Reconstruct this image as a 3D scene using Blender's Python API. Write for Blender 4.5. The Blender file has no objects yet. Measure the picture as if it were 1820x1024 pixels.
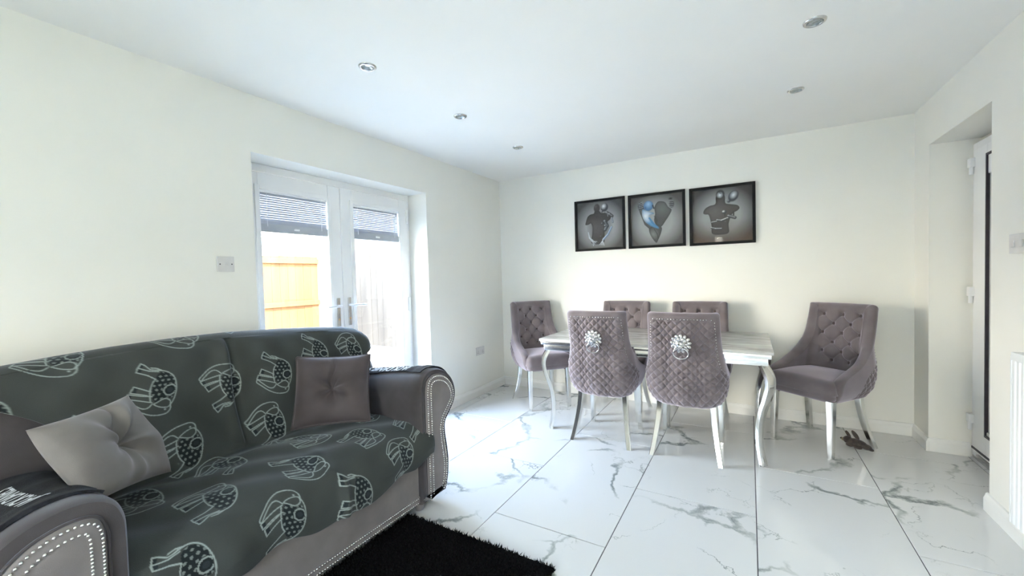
import bpy, bmesh, math, random
import numpy as np
from mathutils import Vector, Matrix, Euler
random.seed(4); rng = np.random.default_rng(4)
PI = math.pi
C = bpy.context.scene.collection
S = bpy.context.scene

# ------------------------------------------------------------------ camera, sky, sun, exposure
F_PX, YAW, PITCH, ROLL = 724.42, 0.5279, -0.02863, 0.0268
cam = bpy.data.cameras.new('camera'); cam.sensor_width = 36; cam.lens = 36 * F_PX / 1820; cam.clip_start = .02
cam_o = bpy.data.objects.new('camera', cam); C.objects.link(cam_o); S.camera = cam_o
Mr = Matrix.Rotation(YAW, 3, 'Z') @ Matrix.Rotation(PITCH, 3, 'X') @ Matrix.Rotation(ROLL, 3, 'Y') @ Matrix.Rotation(PI / 2, 3, 'X')
cam_o.matrix_world = Matrix.Translation((2.5405, -4.1241, 1.282)) @ Mr.to_4x4()

S.view_settings.view_transform = 'Standard'; S.view_settings.look = 'None'
S.view_settings.gamma = 1; S.view_settings.use_curve_mapping = False
S.view_settings.exposure = 1.17
w = bpy.data.worlds.new('sky'); S.world = w; w.use_nodes = True
wn = w.node_tree.nodes; bgn = wn['Background']
wtc = wn.new('ShaderNodeTexCoord'); wsep = wn.new('ShaderNodeSeparateXYZ'); wr = wn.new('ShaderNodeValToRGB')
w.node_tree.links.new(wtc.outputs['Generated'], wsep.inputs[0]); w.node_tree.links.new(wsep.outputs['Z'], wr.inputs[0])
w.node_tree.links.new(wr.outputs[0], bgn.inputs['Color'])
we = wr.color_ramp.elements; we.new(.2); we.new(.42)                     # hazy warm-white horizon, blue higher up
for i_, (p_, c_) in enumerate(((0, (1, .92, .76)), (.16, (1, .94, .82)), (.36, (.38, .47, .56)), (.9, (.11, .23, .50)))): we[i_].position = p_; we[i_].color = (*c_, 1)
bgn.inputs['Strength'].default_value = 27
sun = bpy.data.lights.new('sun', 'SUN'); sun.energy = 24; sun.color = (1, .90, .72); sun.angle = math.radians(.6)
sun_o = bpy.data.objects.new('sun', sun); C.objects.link(sun_o)
sun_o.rotation_euler = Vector((-.52, .36, -.78)).to_track_quat('-Z', 'Y').to_euler()

def portal(loc, rot, sx, sy):
    l = bpy.data.lights.new('sky_portal', 'AREA'); l.shape = 'RECTANGLE'; l.size = sx; l.size_y = sy
    l.cycles.is_portal = True
    o = bpy.data.objects.new('sky_portal', l); C.objects.link(o); o.location = loc; o.rotation_euler = rot
portal((-.30, -2.035, 1.0), (0, -PI / 2, 0), 2.1, 1.5)          # french doors, light travels to +x
portal((2.3, -6.32, 1.15), (PI / 2, 0, 0), 1.6, 1.7)            # garden window behind the camera, light travels to +y
# (area lights point along their local -Z)

# ------------------------------------------------------------------ materials
def mat(name, col, rough=.5, metal=0, **k):
    m = bpy.data.materials.new(name); m.use_nodes = True
    b = m.node_tree.nodes['Principled BSDF']
    b.inputs['Base Color'].default_value = (*col, 1); b.inputs['Roughness'].default_value = rough; b.inputs['Metallic'].default_value = metal
    for a, v in k.items(): b.inputs[a.replace('_', ' ')].default_value = v
    return m
def N(m, t, **k):
    n = m.node_tree.nodes.new(t)
    for a, v in k.items():
        if hasattr(n, a): setattr(n, a, v)
        else: n.inputs[a.replace('_', ' ')].default_value = v
    return n
def L(m, a, b): m.node_tree.links.new(a, b)
def bsdf(m): return m.node_tree.nodes['Principled BSDF']
def ramp(m, stops, fac):
    r = N(m, 'ShaderNodeValToRGB'); e = r.color_ramp.elements
    while len(e) < len(stops): e.new(.5)
    for i, (p, c) in enumerate(stops): e[i].position = p; e[i].color = (*c, 1)
    L(m, fac, r.inputs[0]); return r
def noisy(m, c1, c2, scale=8, detail=4, lo=.35, hi=.65, coord='Object', stretch=None, bump=0, bscale=None, bdist=.002):
    tc = N(m, 'ShaderNodeTexCoord'); src = tc.outputs[coord]
    if stretch:
        mp = N(m, 'ShaderNodeMapping'); mp.inputs['Scale'].default_value = stretch; L(m, src, mp.inputs[0]); src = mp.outputs[0]
    n = N(m, 'ShaderNodeTexNoise', Scale=scale, Detail=detail); L(m, src, n.inputs['Vector'])
    r = ramp(m, [(lo, c1), (hi, c2)], n.outputs[0]); L(m, r.outputs[0], bsdf(m).inputs['Base Color'])
    if bump:
        n2 = N(m, 'ShaderNodeTexNoise', Scale=bscale or scale * 6, Detail=3); L(m, src, n2.inputs['Vector'])
        bp = N(m, 'ShaderNodeBump', Strength=bump, Distance=bdist); L(m, n2.outputs[0], bp.inputs['Height']); L(m, bp.outputs[0], bsdf(m).inputs['Normal'])
    return m
M = {}
M['paint'] = noisy(mat('wall_paint', (.8, .8, .76), .75), (.845, .84, .785), (.865, .86, .805), 2, bump=.12, bscale=260, bdist=.0006)
M['ceiling'] = noisy(mat('ceiling_paint', (.85, .85, .84), .85), (.895, .89, .86), (.91, .905, .875), 2)
M['gloss_white'] = noisy(mat('white_gloss_wood', (.84, .84, .80), .35), (.83, .83, .80), (.86, .86, .83), 5)
M['upvc'] = noisy(mat('white_upvc', (.86, .87, .88), .28), (.84, .85, .86), (.88, .89, .89), 3)
M['plastic'] = noisy(mat('white_plastic', (.8, .8, .78), .35), (.64, .63, .62), (.68, .67, .66), 20)
M['grout'] = noisy(mat('dark_grout', (.05, .045, .06), .8), (.04, .035, .05), (.07, .06, .08), 30)
M['gasket'] = noisy(mat('black_rubber', (.012, .01, .02), .5), (.01, .008, .02), (.02, .015, .03), 30)
M['chrome'] = noisy(mat('chrome', (.80, .81, .80), .15, 1), (.76, .77, .76), (.84, .84, .82), 3)
M['dark_chrome'] = noisy(mat('cast_chrome', (.5, .5, .5), .12, 1), (.46, .46, .47), (.62, .62, .62), 40)
M['nickel'] = noisy(mat('brushed_steel', (.6, .6, .6), .25, 1), (.52, .53, .54), (.66, .66, .66), 30)
M['lens'] = noisy(mat('lamp_lens', (.35, .38, .38), .12, .4), (.25, .28, .28), (.5, .54, .54), 60)
M['dark'] = mat('dark_hole', (.02, .02, .02), .6)
M['frame_black'] = noisy(mat('black_frame', (.008, .008, .009), .45, Specular_IOR_Level=.15), (.006, .006, .007), (.014, .014, .015), 10)
M['brass'] = noisy(mat('lock_brass', (.6, .42, .2), .3, 1), (.5, .35, .2), (.65, .5, .3), 40)
M['gravel'] = noisy(mat('pale_gravel', (.5, .45, .36), .9), (.36, .32, .24), (.62, .56, .45), 60, bump=.6, bscale=90, bdist=.01)
M['grass'] = noisy(mat('lawn_grass', (.08, .12, .04), .9), (.06, .10, .03), (.11, .15, .05), 30)
M['concrete'] = noisy(mat('concrete', (.5, .48, .43), .9), (.42, .40, .35), (.55, .52, .46), 8)
def wood(name, a, b):
    m = mat(name, a, .75)
    return noisy(m, a, b, 7, 6, .3, .7, stretch=(1, 1, .12), bump=.2, bscale=40)
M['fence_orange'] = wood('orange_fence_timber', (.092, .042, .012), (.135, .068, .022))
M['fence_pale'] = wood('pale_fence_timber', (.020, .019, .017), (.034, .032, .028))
M['post_yellow'] = wood('yellow_post_timber', (.22, .17, .09), (.28, .22, .12))
M['shed'] = wood('blue_grey_boards', (.20, .24, .32), (.26, .30, .38))

def velvet(name, c1, c2, scale=5, sheen=.6, tint=(.75, .72, .8)):
    m = mat(name, c1, .75); b = bsdf(m)
    b.inputs['Sheen Weight'].default_value = sheen; b.inputs['Sheen Roughness'].default_value = .45; b.inputs['Sheen Tint'].default_value = (*tint, 1)
    return noisy(m, c1, c2, scale, 5, .32, .68, bump=.35, bscale=420, bdist=.0012)
M['chair_velvet'] = velvet('mauve_grey_velvet', (.104, .086, .092), (.18, .152, .162), 5, 1.0, (.84, .78, .92))
M['button'] = velvet('button_velvet', (.07, .05, .05), (.10, .08, .08), 8)
M['sofa_velvet'] = velvet('charcoal_velvet', (.034, .029, .031), (.058, .051, .054), 7, .5, (.65, .68, .8))
M['sofa_panel'] = velvet('warm_grey_velvet', (.150, .138, .135), (.195, .180, .176), 9, .35)
M['cushion_dark'] = velvet('plum_grey_velvet', (.038, .030, .032), (.066, .053, .056), 6, .4)
M['cushion_light'] = velvet('silver_grey_fabric', (.135, .125, .118), (.19, .178, .168), 7, .3)
M['towel'] = noisy(mat('black_towelling', (.008, .009, .014), .9), (.006, .007, .011), (.016, .018, .026), 60, bump=.7, bscale=300, bdist=.003)
M['print_white'] = mat('white_print', (.62, .66, .7), .8)
M['rug'] = mat('black_shag', (.004, .004, .004), .95)
M['rug'].node_tree.nodes['Principled BSDF'].inputs['Specular IOR Level'].default_value = .1
M['plush'] = velvet('dark_plush', (.028, .022, .022), (.075, .06, .05), 60, .3)
M['plush_tan'] = velvet('tan_plush', (.20, .17, .09), (.30, .26, .14), 60, .3)
M['radiator'] = noisy(mat('radiator_white', (.82, .85, .87), .35), (.80, .83, .85), (.84, .87, .88), 3)

def glass(name, tint=(1, 1, 1), op=.0):
    m = bpy.data.materials.new(name); m.use_nodes = True; nt = m.node_tree; nt.nodes.clear()
    o = N(m, 'ShaderNodeOutputMaterial'); mx = N(m, 'ShaderNodeMixShader'); t = N(m, 'ShaderNodeBsdfTransparent'); g = N(m, 'ShaderNodeBsdfGlossy')
    t.inputs['Color'].default_value = (*tint, 1); g.inputs['Roughness'].default_value = .02
    lw = N(m, 'ShaderNodeLayerWeight', Blend=.5); pw = N(m, 'ShaderNodeMath', operation='POWER'); pw.inputs[1].default_value = 5; L(m, lw.outputs['Facing'], pw.inputs[0]); fr = N(m, 'ShaderNodeMapRange'); fr.inputs['To Min'].default_value = .018; fr.inputs['To Max'].default_value = 1; L(m, pw.outputs[0], fr.inputs[0]); L(m, fr.outputs[0], mx.inputs[0]); L(m, t.outputs[0], mx.inputs[1]); L(m, g.outputs[0], mx.inputs[2]); L(m, mx.outputs[0], o.inputs[0])
    return m
M['glass'] = glass('clear_glass')

def vcol(name, rough=.8, coat=0, sheen=0):
    m = mat(name, (.5, .5, .5), rough, Specular_IOR_Level=.2); a = N(m, 'ShaderNodeVertexColor'); a.layer_name = 'print'
    L(m, a.outputs[0], bsdf(m).inputs['Base Color'])
    bsdf(m).inputs['Coat Weight'].default_value = coat; bsdf(m).inputs['Sheen Weight'].default_value = sheen
    bsdf(m).inputs['Sheen Tint'].default_value = (.7, .78, .9, 1); bsdf(m).inputs['Sheen Roughness'].default_value = .35
    return m
M['poster'] = vcol('printed_poster', .5)
M['throw'] = vcol('printed_fleece_throw', .85, 0, .35)
tn = N(M['throw'], 'ShaderNodeTexCoord'); nn = N(M['throw'], 'ShaderNodeTexNoise', Scale=350, Detail=3); L(M['throw'], tn.outputs['Object'], nn.inputs['Vector'])
bb = N(M['throw'], 'ShaderNodeBump', Strength=.5, Distance=.002); L(M['throw'], nn.outputs[0], bb.inputs['Height']); L(M['throw'], bb.outputs[0], bsdf(M['throw']).inputs['Normal'])

def marble_floor():
    m = mat('marble_tile', (.8, .8, .8), .06); b = bsdf(m)
    b.inputs['Specular IOR Level'].default_value = .5
    tc = N(m, 'ShaderNodeTexCoord'); oi = N(m, 'ShaderNodeObjectInfo')
    mul = N(m, 'ShaderNodeMath', operation='MULTIPLY'); mul.inputs[1].default_value = 57.3; L(m, oi.outputs['Random'], mul.inputs[0])
    add = N(m, 'ShaderNodeVectorMath', operation='ADD'); L(m, tc.outputs['Object'], add.inputs[0]); L(m, mul.outputs[0], add.inputs[1])
    def vein(scale, dist, width, ms, mlo, mhi, dscale):
        n1 = N(m, 'ShaderNodeTexNoise', Scale=dscale, Detail=7, Roughness=.6); L(m, add.outputs[0], n1.inputs['Vector'])
        sc = N(m, 'ShaderNodeVectorMath', operation='SCALE'); sc.inputs['Scale'].default_value = dist
        L(m, n1.outputs['Color'], sc.inputs[0]); a2 = N(m, 'ShaderNodeVectorMath', operation='ADD'); L(m, add.outputs[0], a2.inputs[0]); L(m, sc.outputs[0], a2.inputs[1])
        v = N(m, 'ShaderNodeTexVoronoi', feature='DISTANCE_TO_EDGE', Scale=scale); L(m, a2.outputs[0], v.inputs['Vector'])
        mr = N(m, 'ShaderNodeMapRange'); mr.inputs['From Max'].default_value = width; mr.inputs['To Min'].default_value = 1; mr.inputs['To Max'].default_value = 0
        L(m, v.outputs[0], mr.inputs[0])
        n2 = N(m, 'ShaderNodeTexNoise', Scale=ms, Detail=3); L(m, add.outputs[0], n2.inputs['Vector'])
        mk = N(m, 'ShaderNodeMapRange'); mk.inputs['From Min'].default_value = mlo; mk.inputs['From Max'].default_value = mhi; L(m, n2.outputs[0], mk.inputs[0])
        x = N(m, 'ShaderNodeMath', operation='MULTIPLY'); L(m, mr.outputs[0], x.inputs[0]); L(m, mk.outputs[0], x.inputs[1]); return x
    a = vein(1.15, .55, .024, 1.9, .46, .58, 1.9); c = vein(2.1, .5, .008, 2.4, .53, .68, 3.0)
    mx = N(m, 'ShaderNodeMath', operation='MAXIMUM'); L(m, a.outputs[0], mx.inputs[0]); L(m, c.outputs[0], mx.inputs[1])
    r = ramp(m, [(0, (.74, .745, .74)), (.25, (.55, .57, .56)), (1, (.20, .225, .225))], mx.outputs[0]); L(m, r.outputs[0], b.inputs['Base Color'])
    return m
M['tile'] = marble_floor()
def table_marble():
    m = mat('table_marble', (.5, .5, .5), .18)
    tc = N(m, 'ShaderNodeTexCoord'); mp = N(m, 'ShaderNodeMapping'); mp.inputs['Scale'].default_value = (1.6, 9, 4); mp.inputs['Rotation'].default_value = (0, 0, .12); L(m, tc.outputs['Object'], mp.inputs[0])
    n = N(m, 'ShaderNodeTexNoise', Scale=1.6, Detail=9, Roughness=.65, Distortion=.6); L(m, mp.outputs[0], n.inputs['Vector'])
    r = ramp(m, [(.30, (.26, .25, .24)), (.44, (.44, .43, .41)), (.56, (.58, .57, .55)), (.7, (.68, .67, .65))], n.outputs[0]); L(m, r.outputs[0], bsdf(m).inputs['Base Color']); return m
M['table_marble'] = table_marble()

# ------------------------------------------------------------------ builders
def link(o, parent=None):
    C.objects.link(o)
    if parent: o.parent = parent
    return o
def tag(o, label=None, cat=None, group=None, kind=None):
    for k, v in (('label', label), ('category', cat), ('group', group), ('kind', kind)):
        if v: o[k] = v
    return o
def thing(name, label, cat, loc=(0, 0, 0), rz=0, group=None, kind=None):
    o = link(bpy.data.objects.new(name, None)); o.location = loc; o.rotation_euler = (0, 0, rz); o.empty_display_size = .05
    return tag(o, label, cat, group, kind)
def mesh_obj(name, me, m, parent=None, smooth=False, mat_list=None):
    if m is not None: me.materials.append(m)
    if smooth:
        me.shade_smooth()
    o = bpy.data.objects.new(name, me); link(o, parent); return o
def pyd(name, V, F, m, parent=None, smooth=False):
    me = bpy.data.meshes.new(name); me.from_pydata([tuple(map(float, v)) for v in V], [], [tuple(int(i) for i in f) for f in F]); me.update()
    return mesh_obj(name, me, m, parent, smooth)
class MB:
    """collects shapes, then links them as one mesh object"""
    def __init__(s): s.V = []; s.F = []
    def add(s, V, F):
        n = len(s.V); s.V += [tuple(v) for v in V]; s.F += [tuple(i + n for i in f) for f in F]; return s
    def box(s, a, b, bev=0):
        x0, y0, z0 = [min(p, q) for p, q in zip(a, b)]; x1, y1, z1 = [max(p, q) for p, q in zip(a, b)]
        if bev <= 0:
            V = [(x0, y0, z0), (x1, y0, z0), (x1, y1, z0), (x0, y1, z0), (x0, y0, z1), (x1, y0, z1), (x1, y1, z1), (x0, y1, z1)]
            return s.add(V, [(3, 2, 1, 0), (4, 5, 6, 7), (0, 1, 5, 4), (1, 2, 6, 5), (2, 3, 7, 6), (3, 0, 4, 7)])
        bm = bmesh.new(); bmesh.ops.create_cube(bm, size=1)
        for v in bm.verts: v.co = ((x0 + x1) / 2 + v.co.x * (x1 - x0), (y0 + y1) / 2 + v.co.y * (y1 - y0), (z0 + z1) / 2 + v.co.z * (z1 - z0))
        bmesh.ops.bevel(bm, geom=bm.edges[:], offset=bev, segments=2, affect='EDGES', profile=.7)
        bm.verts.index_update(); s.add([tuple(v.co) for v in bm.verts], [tuple(v.index for v in f.verts) for f in bm.faces]); bm.free(); return s
    def prism(s, poly, f0, f1):
        """poly list of 2-D, f0/f1 map 2-D to 3-D ends"""
        n = len(poly); V = [f0(*p) for p in poly] + [f1(*p) for p in poly]
        F = [tuple(range(n))[::-1], tuple(range(n, 2 * n))] + [(i, (i + 1) % n, n + (i + 1) % n, n + i) for i in range(n)]
        return s.add(V, F)
    def tube(s, path, r, n=10, cap=True, closed=False):
        P = [Vector(p) for p in path]; R = r if hasattr(r, '__len__') else [r] * len(P); k = len(P); V = []; F = []
        up = None
        for i, p in enumerate(P):
            if closed: t = (P[(i + 1) % k] - P[i - 1]).normalized()
            else: t = (P[min(i + 1, k - 1)] - P[max(i - 1, 0)]).normalized()
            if up is None: up = t.orthogonal().normalized()
            up = (up - t * up.dot(t)).normalized(); q = t.cross(up)
            for j in range(n):
                a = 2 * PI * j / n; V.append(tuple(p + R[i] * (up * math.cos(a) + q * math.sin(a))))
        for i in range(k if closed else k - 1):
            for j in range(n):
                a = i * n + j; b = i * n + (j + 1) % n; c = ((i + 1) % k) * n + (j + 1) % n; d = ((i + 1) % k) * n + j; F.append((a, b, c, d))
        if cap and not closed: F += [tuple(range(n))[::-1], tuple(range((k - 1) * n, k * n))]
        return s.add(V, F)
    def sweep(s, path, sect):
        """rectangular section sweep: path [(p, side vector, half width, normal vector, half thickness)]"""
        V = []; F = []
        for (p, a, ha, b, hb) in path:
            p = Vector(p); a = Vector(a).normalized(); b = Vector(b).normalized(); c = .75
            for (i, j) in ((1, c), (c, 1), (-c, 1), (-1, c), (-1, -c), (-c, -1), (c, -1), (1, -c)): V.append(tuple(p + a * ha * i + b * hb * j))
        k = len(path); n = 8
        for i in range(k - 1):
            for j in range(n): F.append((i * n + j, i * n + (j + 1) % n, (i + 1) * n + (j + 1) % n, (i + 1) * n + j))
        F += [tuple(range(n))[::-1], tuple(range((k - 1) * n, k * n))]
        return s.add(V, F)
    def lathe(s, prof, n=24, o=(0, 0, 0)):
        V = []; F = []
        for (r, z) in prof:
            for j in range(n): a = 2 * PI * j / n; V.append((o[0] + r * math.cos(a), o[1] + r * math.sin(a), o[2] + z))
        for i in range(len(prof) - 1):
            for j in range(n): F.append((i * n + j, i * n + (j + 1) % n, (i + 1) * n + (j + 1) % n, (i + 1) * n + j))
        return s.add(V, F)
    def ball(s, c, r, n=8, k=6, rot=None):
        if not hasattr(r, '__len__'): r = (r, r, r)
        V = []; F = []
        for i in range(k + 1):
            ph = PI * i / k
            for j in range(n):
                a = 2 * PI * j / n; v = Vector((r[0] * math.sin(ph) * math.cos(a), r[1] * math.sin(ph) * math.sin(a), r[2] * math.cos(ph)))
                if rot is not None: v = rot @ v
                V.append((c[0] + v.x, c[1] + v.y, c[2] + v.z))
        for i in range(k):
            for j in range(n): F.append((i * n + j, (i + 1) * n + j, (i + 1) * n + (j + 1) % n, i * n + (j + 1) % n))
        return s.add(V, F)
    def build(s, name, m, parent=None, smooth=False, angle=None, kind=None):
        me = bpy.data.meshes.new(name); me.from_pydata([tuple(map(float, v)) for v in s.V], [], s.F); me.update()
        bm = bmesh.new(); bm.from_mesh(me); bmesh.ops.remove_doubles(bm, verts=bm.verts, dist=1e-6); bmesh.ops.recalc_face_normals(bm, faces=bm.faces); bm.to_mesh(me); bm.free()
        o = mesh_obj(name, me, m, parent, smooth)
        if smooth: me.set_sharp_from_angle(angle=math.radians(angle or 40))
        if kind: o['kind'] = kind
        return o
def grid_faces(nu, nv, off=0, closed_u=False):
    F = []
    for j in range(nv - 1):
        for i in range(nu if closed_u else nu - 1):
            a = off + j * nu + i; b = off + j * nu + (i + 1) % nu; F.append((a, b, b + nu, a + nu))
    return F
def grid_np(nu, nv):
    idx = np.arange(nu * nv).reshape(nv, nu)
    return np.stack([idx[:-1, :-1], idx[:-1, 1:], idx[1:, 1:], idx[1:, :-1]], -1).reshape(-1, 4)
def np_mesh(name, V, F, m, parent=None, smooth=True, colors=None):
    me = bpy.data.meshes.new(name); V = np.asarray(V, np.float32); F = np.asarray(F, np.int32); k = F.shape[1]
    me.vertices.add(len(V)); me.vertices.foreach_set('co', V.ravel()); me.loops.add(F.size); me.loops.foreach_set('vertex_index', F.ravel())
    me.polygons.add(len(F)); me.polygons.foreach_set('loop_start', np.arange(0, F.size, k, dtype=np.int32)); me.polygons.foreach_set('loop_total', np.full(len(F), k, np.int32))
    me.update(calc_edges=True); me.validate()
    if colors is not None:
        a = me.color_attributes.new('print', 'FLOAT_COLOR', 'POINT'); c = np.ones((len(V), 4), np.float32); c[:, :3] = colors; a.data.foreach_set('color', c.ravel())
    return mesh_obj(name, me, m, parent, smooth)
def struct(o, label=None): o['kind'] = 'structure'; return o
def dup(root, loc, rz, label):
    r = root.copy(); C.objects.link(r); r.location = loc; r.rotation_euler = (0, 0, rz); r['label'] = label
    for ch in list(root.children):
        c = ch.copy(); C.objects.link(c); c.parent = r
        for g in ch.children:
            d = g.copy(); C.objects.link(d); d.parent = c
    return r
def catmull(P, n, closed=False):
    P = [np.array(p, float) for p in P]; k = len(P); out = []
    rngk = range(k) if closed else range(k - 1)
    for i in rngk:
        if closed: a, b, c, d = P[i - 1], P[i], P[(i + 1) % k], P[(i + 2) % k]
        else: a, b, c, d = P[max(i - 1, 0)], P[i], P[i + 1], P[min(i + 2, k - 1)]
        for t in np.arange(n) / n:
            out.append(.5 * ((2 * b) + (-a + c) * t + (2 * a - 5 * b + 4 * c - d) * t * t + (-a + 3 * b - 3 * c + d) * t ** 3))
    if not closed: out.append(P[-1])
    return np.array(out)
def resample(P, n=None, step=None):
    P = np.asarray(P, float); d = np.r_[0, np.cumsum(np.linalg.norm(np.diff(P, axis=0), axis=1))]
    if n is None: n = max(2, int(d[-1] / step))
    s = np.linspace(0, d[-1], n); return np.stack([np.interp(s, d, P[:, i]) for i in range(P.shape[1])], 1)

# ------------------------------------------------------------------ the room shell
H = 2.4; W = 3.6; BK = -6.2
DY0, DY1, DZ = -2.79, -1.28, 2.06            # french door opening in the left wall
RY0, RY1, RZ = -1.11, -.281, 2.097           # recess with the side door in the right wall
m = MB(); m.box((-.3, BK - .25, -.1), (0, DY0, H)); m.box((-.3, DY1, -.1), (0, .25, H)); m.box((-.3, DY0, DZ), (0, DY1, H)); m.box((-.3, DY0, -.1), (-.17, DY1, -.002))
struct(m.build('wall_left', M['paint']))
struct(MB().box((0, 0, -.1), (W + .7, .25, H)).build('wall_far', M['paint']))
m = MB(); m.box((W, RY1, -.1), (W + .7, 0, H)); m.box((W, BK, -.1), (W + .25, RY0, H)); m.box((W, RY0, RZ), (W + .25, RY1, H)); m.box((W + .31, RY0 - .3, -.1), (W + .5, RY1, H))
struct(m.build('wall_right', M['paint']))
WX0, WX1, WZ0, WZ1 = 1.60, 3.10, .50, 1.86     # window behind the camera
m = MB(); m.box((0, BK - .25, -.1), (WX0, BK, H)); m.box((WX1, BK - .25, -.1), (W + .25, BK, H)); m.box((WX0, BK - .25, -.1), (WX1, BK, WZ0)); m.box((WX0, BK - .25, WZ1), (1.87, BK, H)); m.box((2.02, BK - .25, WZ1), (WX1, BK, H)); m.box((1.87, BK - .25, 2.04), (2.02, BK, H))
struct(m.build('wall_back', M['paint']))
struct(MB().box((-.3, BK - .25, H), (W + .7, .25, H + .12)).build('ceiling', M['ceiling']))
wb = struct(thing('window_1', None, None, (0, 0, 0)))
m = MB()
for a, b in (((WX0, WZ0), (WX0 + .06, WZ1)), ((WX1 - .06, WZ0), (WX1, WZ1)), ((WX0, WZ0), (WX1, WZ0 + .06)), ((WX0, WZ1 - .05), (WX1, WZ1)), ((2.27, WZ0), (2.33, WZ1))):
    m.box((a[0], BK - .16, a[1]), (b[0], BK - .09, b[1]))
m.build('window_frame', M['upvc'], wb)
for a, b in ((WX0 + .06, 2.27), (2.33, WX1 - .06)): MB().box((a, BK - .135, WZ0 + .06), (b, BK - .129, WZ1 - .05)).build('glass_pane', M['glass'], wb)

# floor: dark grout slab, each tile a part of it
fl = struct(MB().box((-.28, BK, -.1), (W + .7, 0, -.004)).build('floor', M['grout']))
s_, x0_ = .6151, 2.561
cache = {}
starts = {0: -2.30, -1: -1.70, -2: -2.30, -3: -1.69, -4: -2.30, 1: -1.71}
for k in range(-5, 3):
    ca = x0_ + k * s_; cb = ca + s_; ys = starts.get(k, -2.30)
    ys -= 1.2302 * 4
    while ys < 0:
        a0, a1 = max(ca + .0020, .0), min(cb - .0020, W + .31); b0, b1 = max(ys + .0026, BK), min(ys + 1.2302 - .0026, 0)
        ys += 1.2302
        if a1 - a0 < .01 or b1 - b0 < .01: continue
        sx, sy = (a1 - a0) / 2, (b1 - b0) / 2; key = (round(sx, 3), round(sy, 3))
        if key not in cache:
            V = [(-sx, -sy, -.008), (sx, -sy, -.008), (sx, sy, -.008), (-sx, sy, -.008), (-sx, -sy, -.0012), (sx, -sy, -.0012), (sx, sy, -.0012), (-sx, sy, -.0012),
                 (-sx + .0012, -sy + .0012, 0), (sx - .0012, -sy + .0012, 0), (sx - .0012, sy - .0012, 0), (-sx + .0012, sy - .0012, 0)]
            Fq = [(0, 1, 5, 4), (1, 2, 6, 5), (2, 3, 7, 6), (3, 0, 4, 7), (4, 5, 9, 8), (5, 6, 10, 9), (6, 7, 11, 10), (7, 4, 8, 11), (8, 9, 10, 11)]
            me = bpy.data.meshes.new('tile'); me.from_pydata(V, [], Fq); me.materials.append(M['tile']); cache[key] = me
        o = bpy.data.objects.new('tile', cache[key]); link(o, fl); o.location = ((a0 + a1) / 2, (b0 + b1) / 2, 0)

def board(name, a, b, h=.095):
    m = MB(); m.box((a[0], a[1], 0), (b[0], b[1], h - .012)); 
    ax = 0 if abs(b[0] - a[0]) > abs(b[1] - a[1]) else 1
    return m
def skirting(name, p0, p1, nrm, h=.095, t=.016):
    """moulded board from p0 to p1 on a wall, nrm = direction into the room"""
    prof = [(0, .001), (t, .001), (t, h - .03), (t * .7, h - .018), (t * .45, h - .004), (0, h)]
    q0, q1 = Vector((*p0, 0)), Vector((*p1, 0)); n = Vector((*nrm, 0))
    m = MB().prism(prof, lambda u, z: q0 + n * u + Vector((0, 0, z)), lambda u, z: q1 + n * u + Vector((0, 0, z)))
    return struct(m.build(name, M['gloss_white']))
skirting('baseboard_left', (0, DY1), (0, -.001), (1, 0))
skirting('baseboard_left', (0, BK), (0, DY0), (1, 0))
skirting('baseboard_far', (0.001, 0), (W, 0), (0, -1))
skirting('baseboard_right', (W, -.001), (W, RY1 - .016), (-1, 0))
skirting('baseboard_right', (W + .0005, RY1), (W + .2, RY1), (0, -1))
skirting('baseboard_right', (W, BK), (W, RY0 + .016), (-1, 0))
skirting('baseboard_right', (W + .0005, RY0), (W + .2, RY0), (0, 1))

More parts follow.
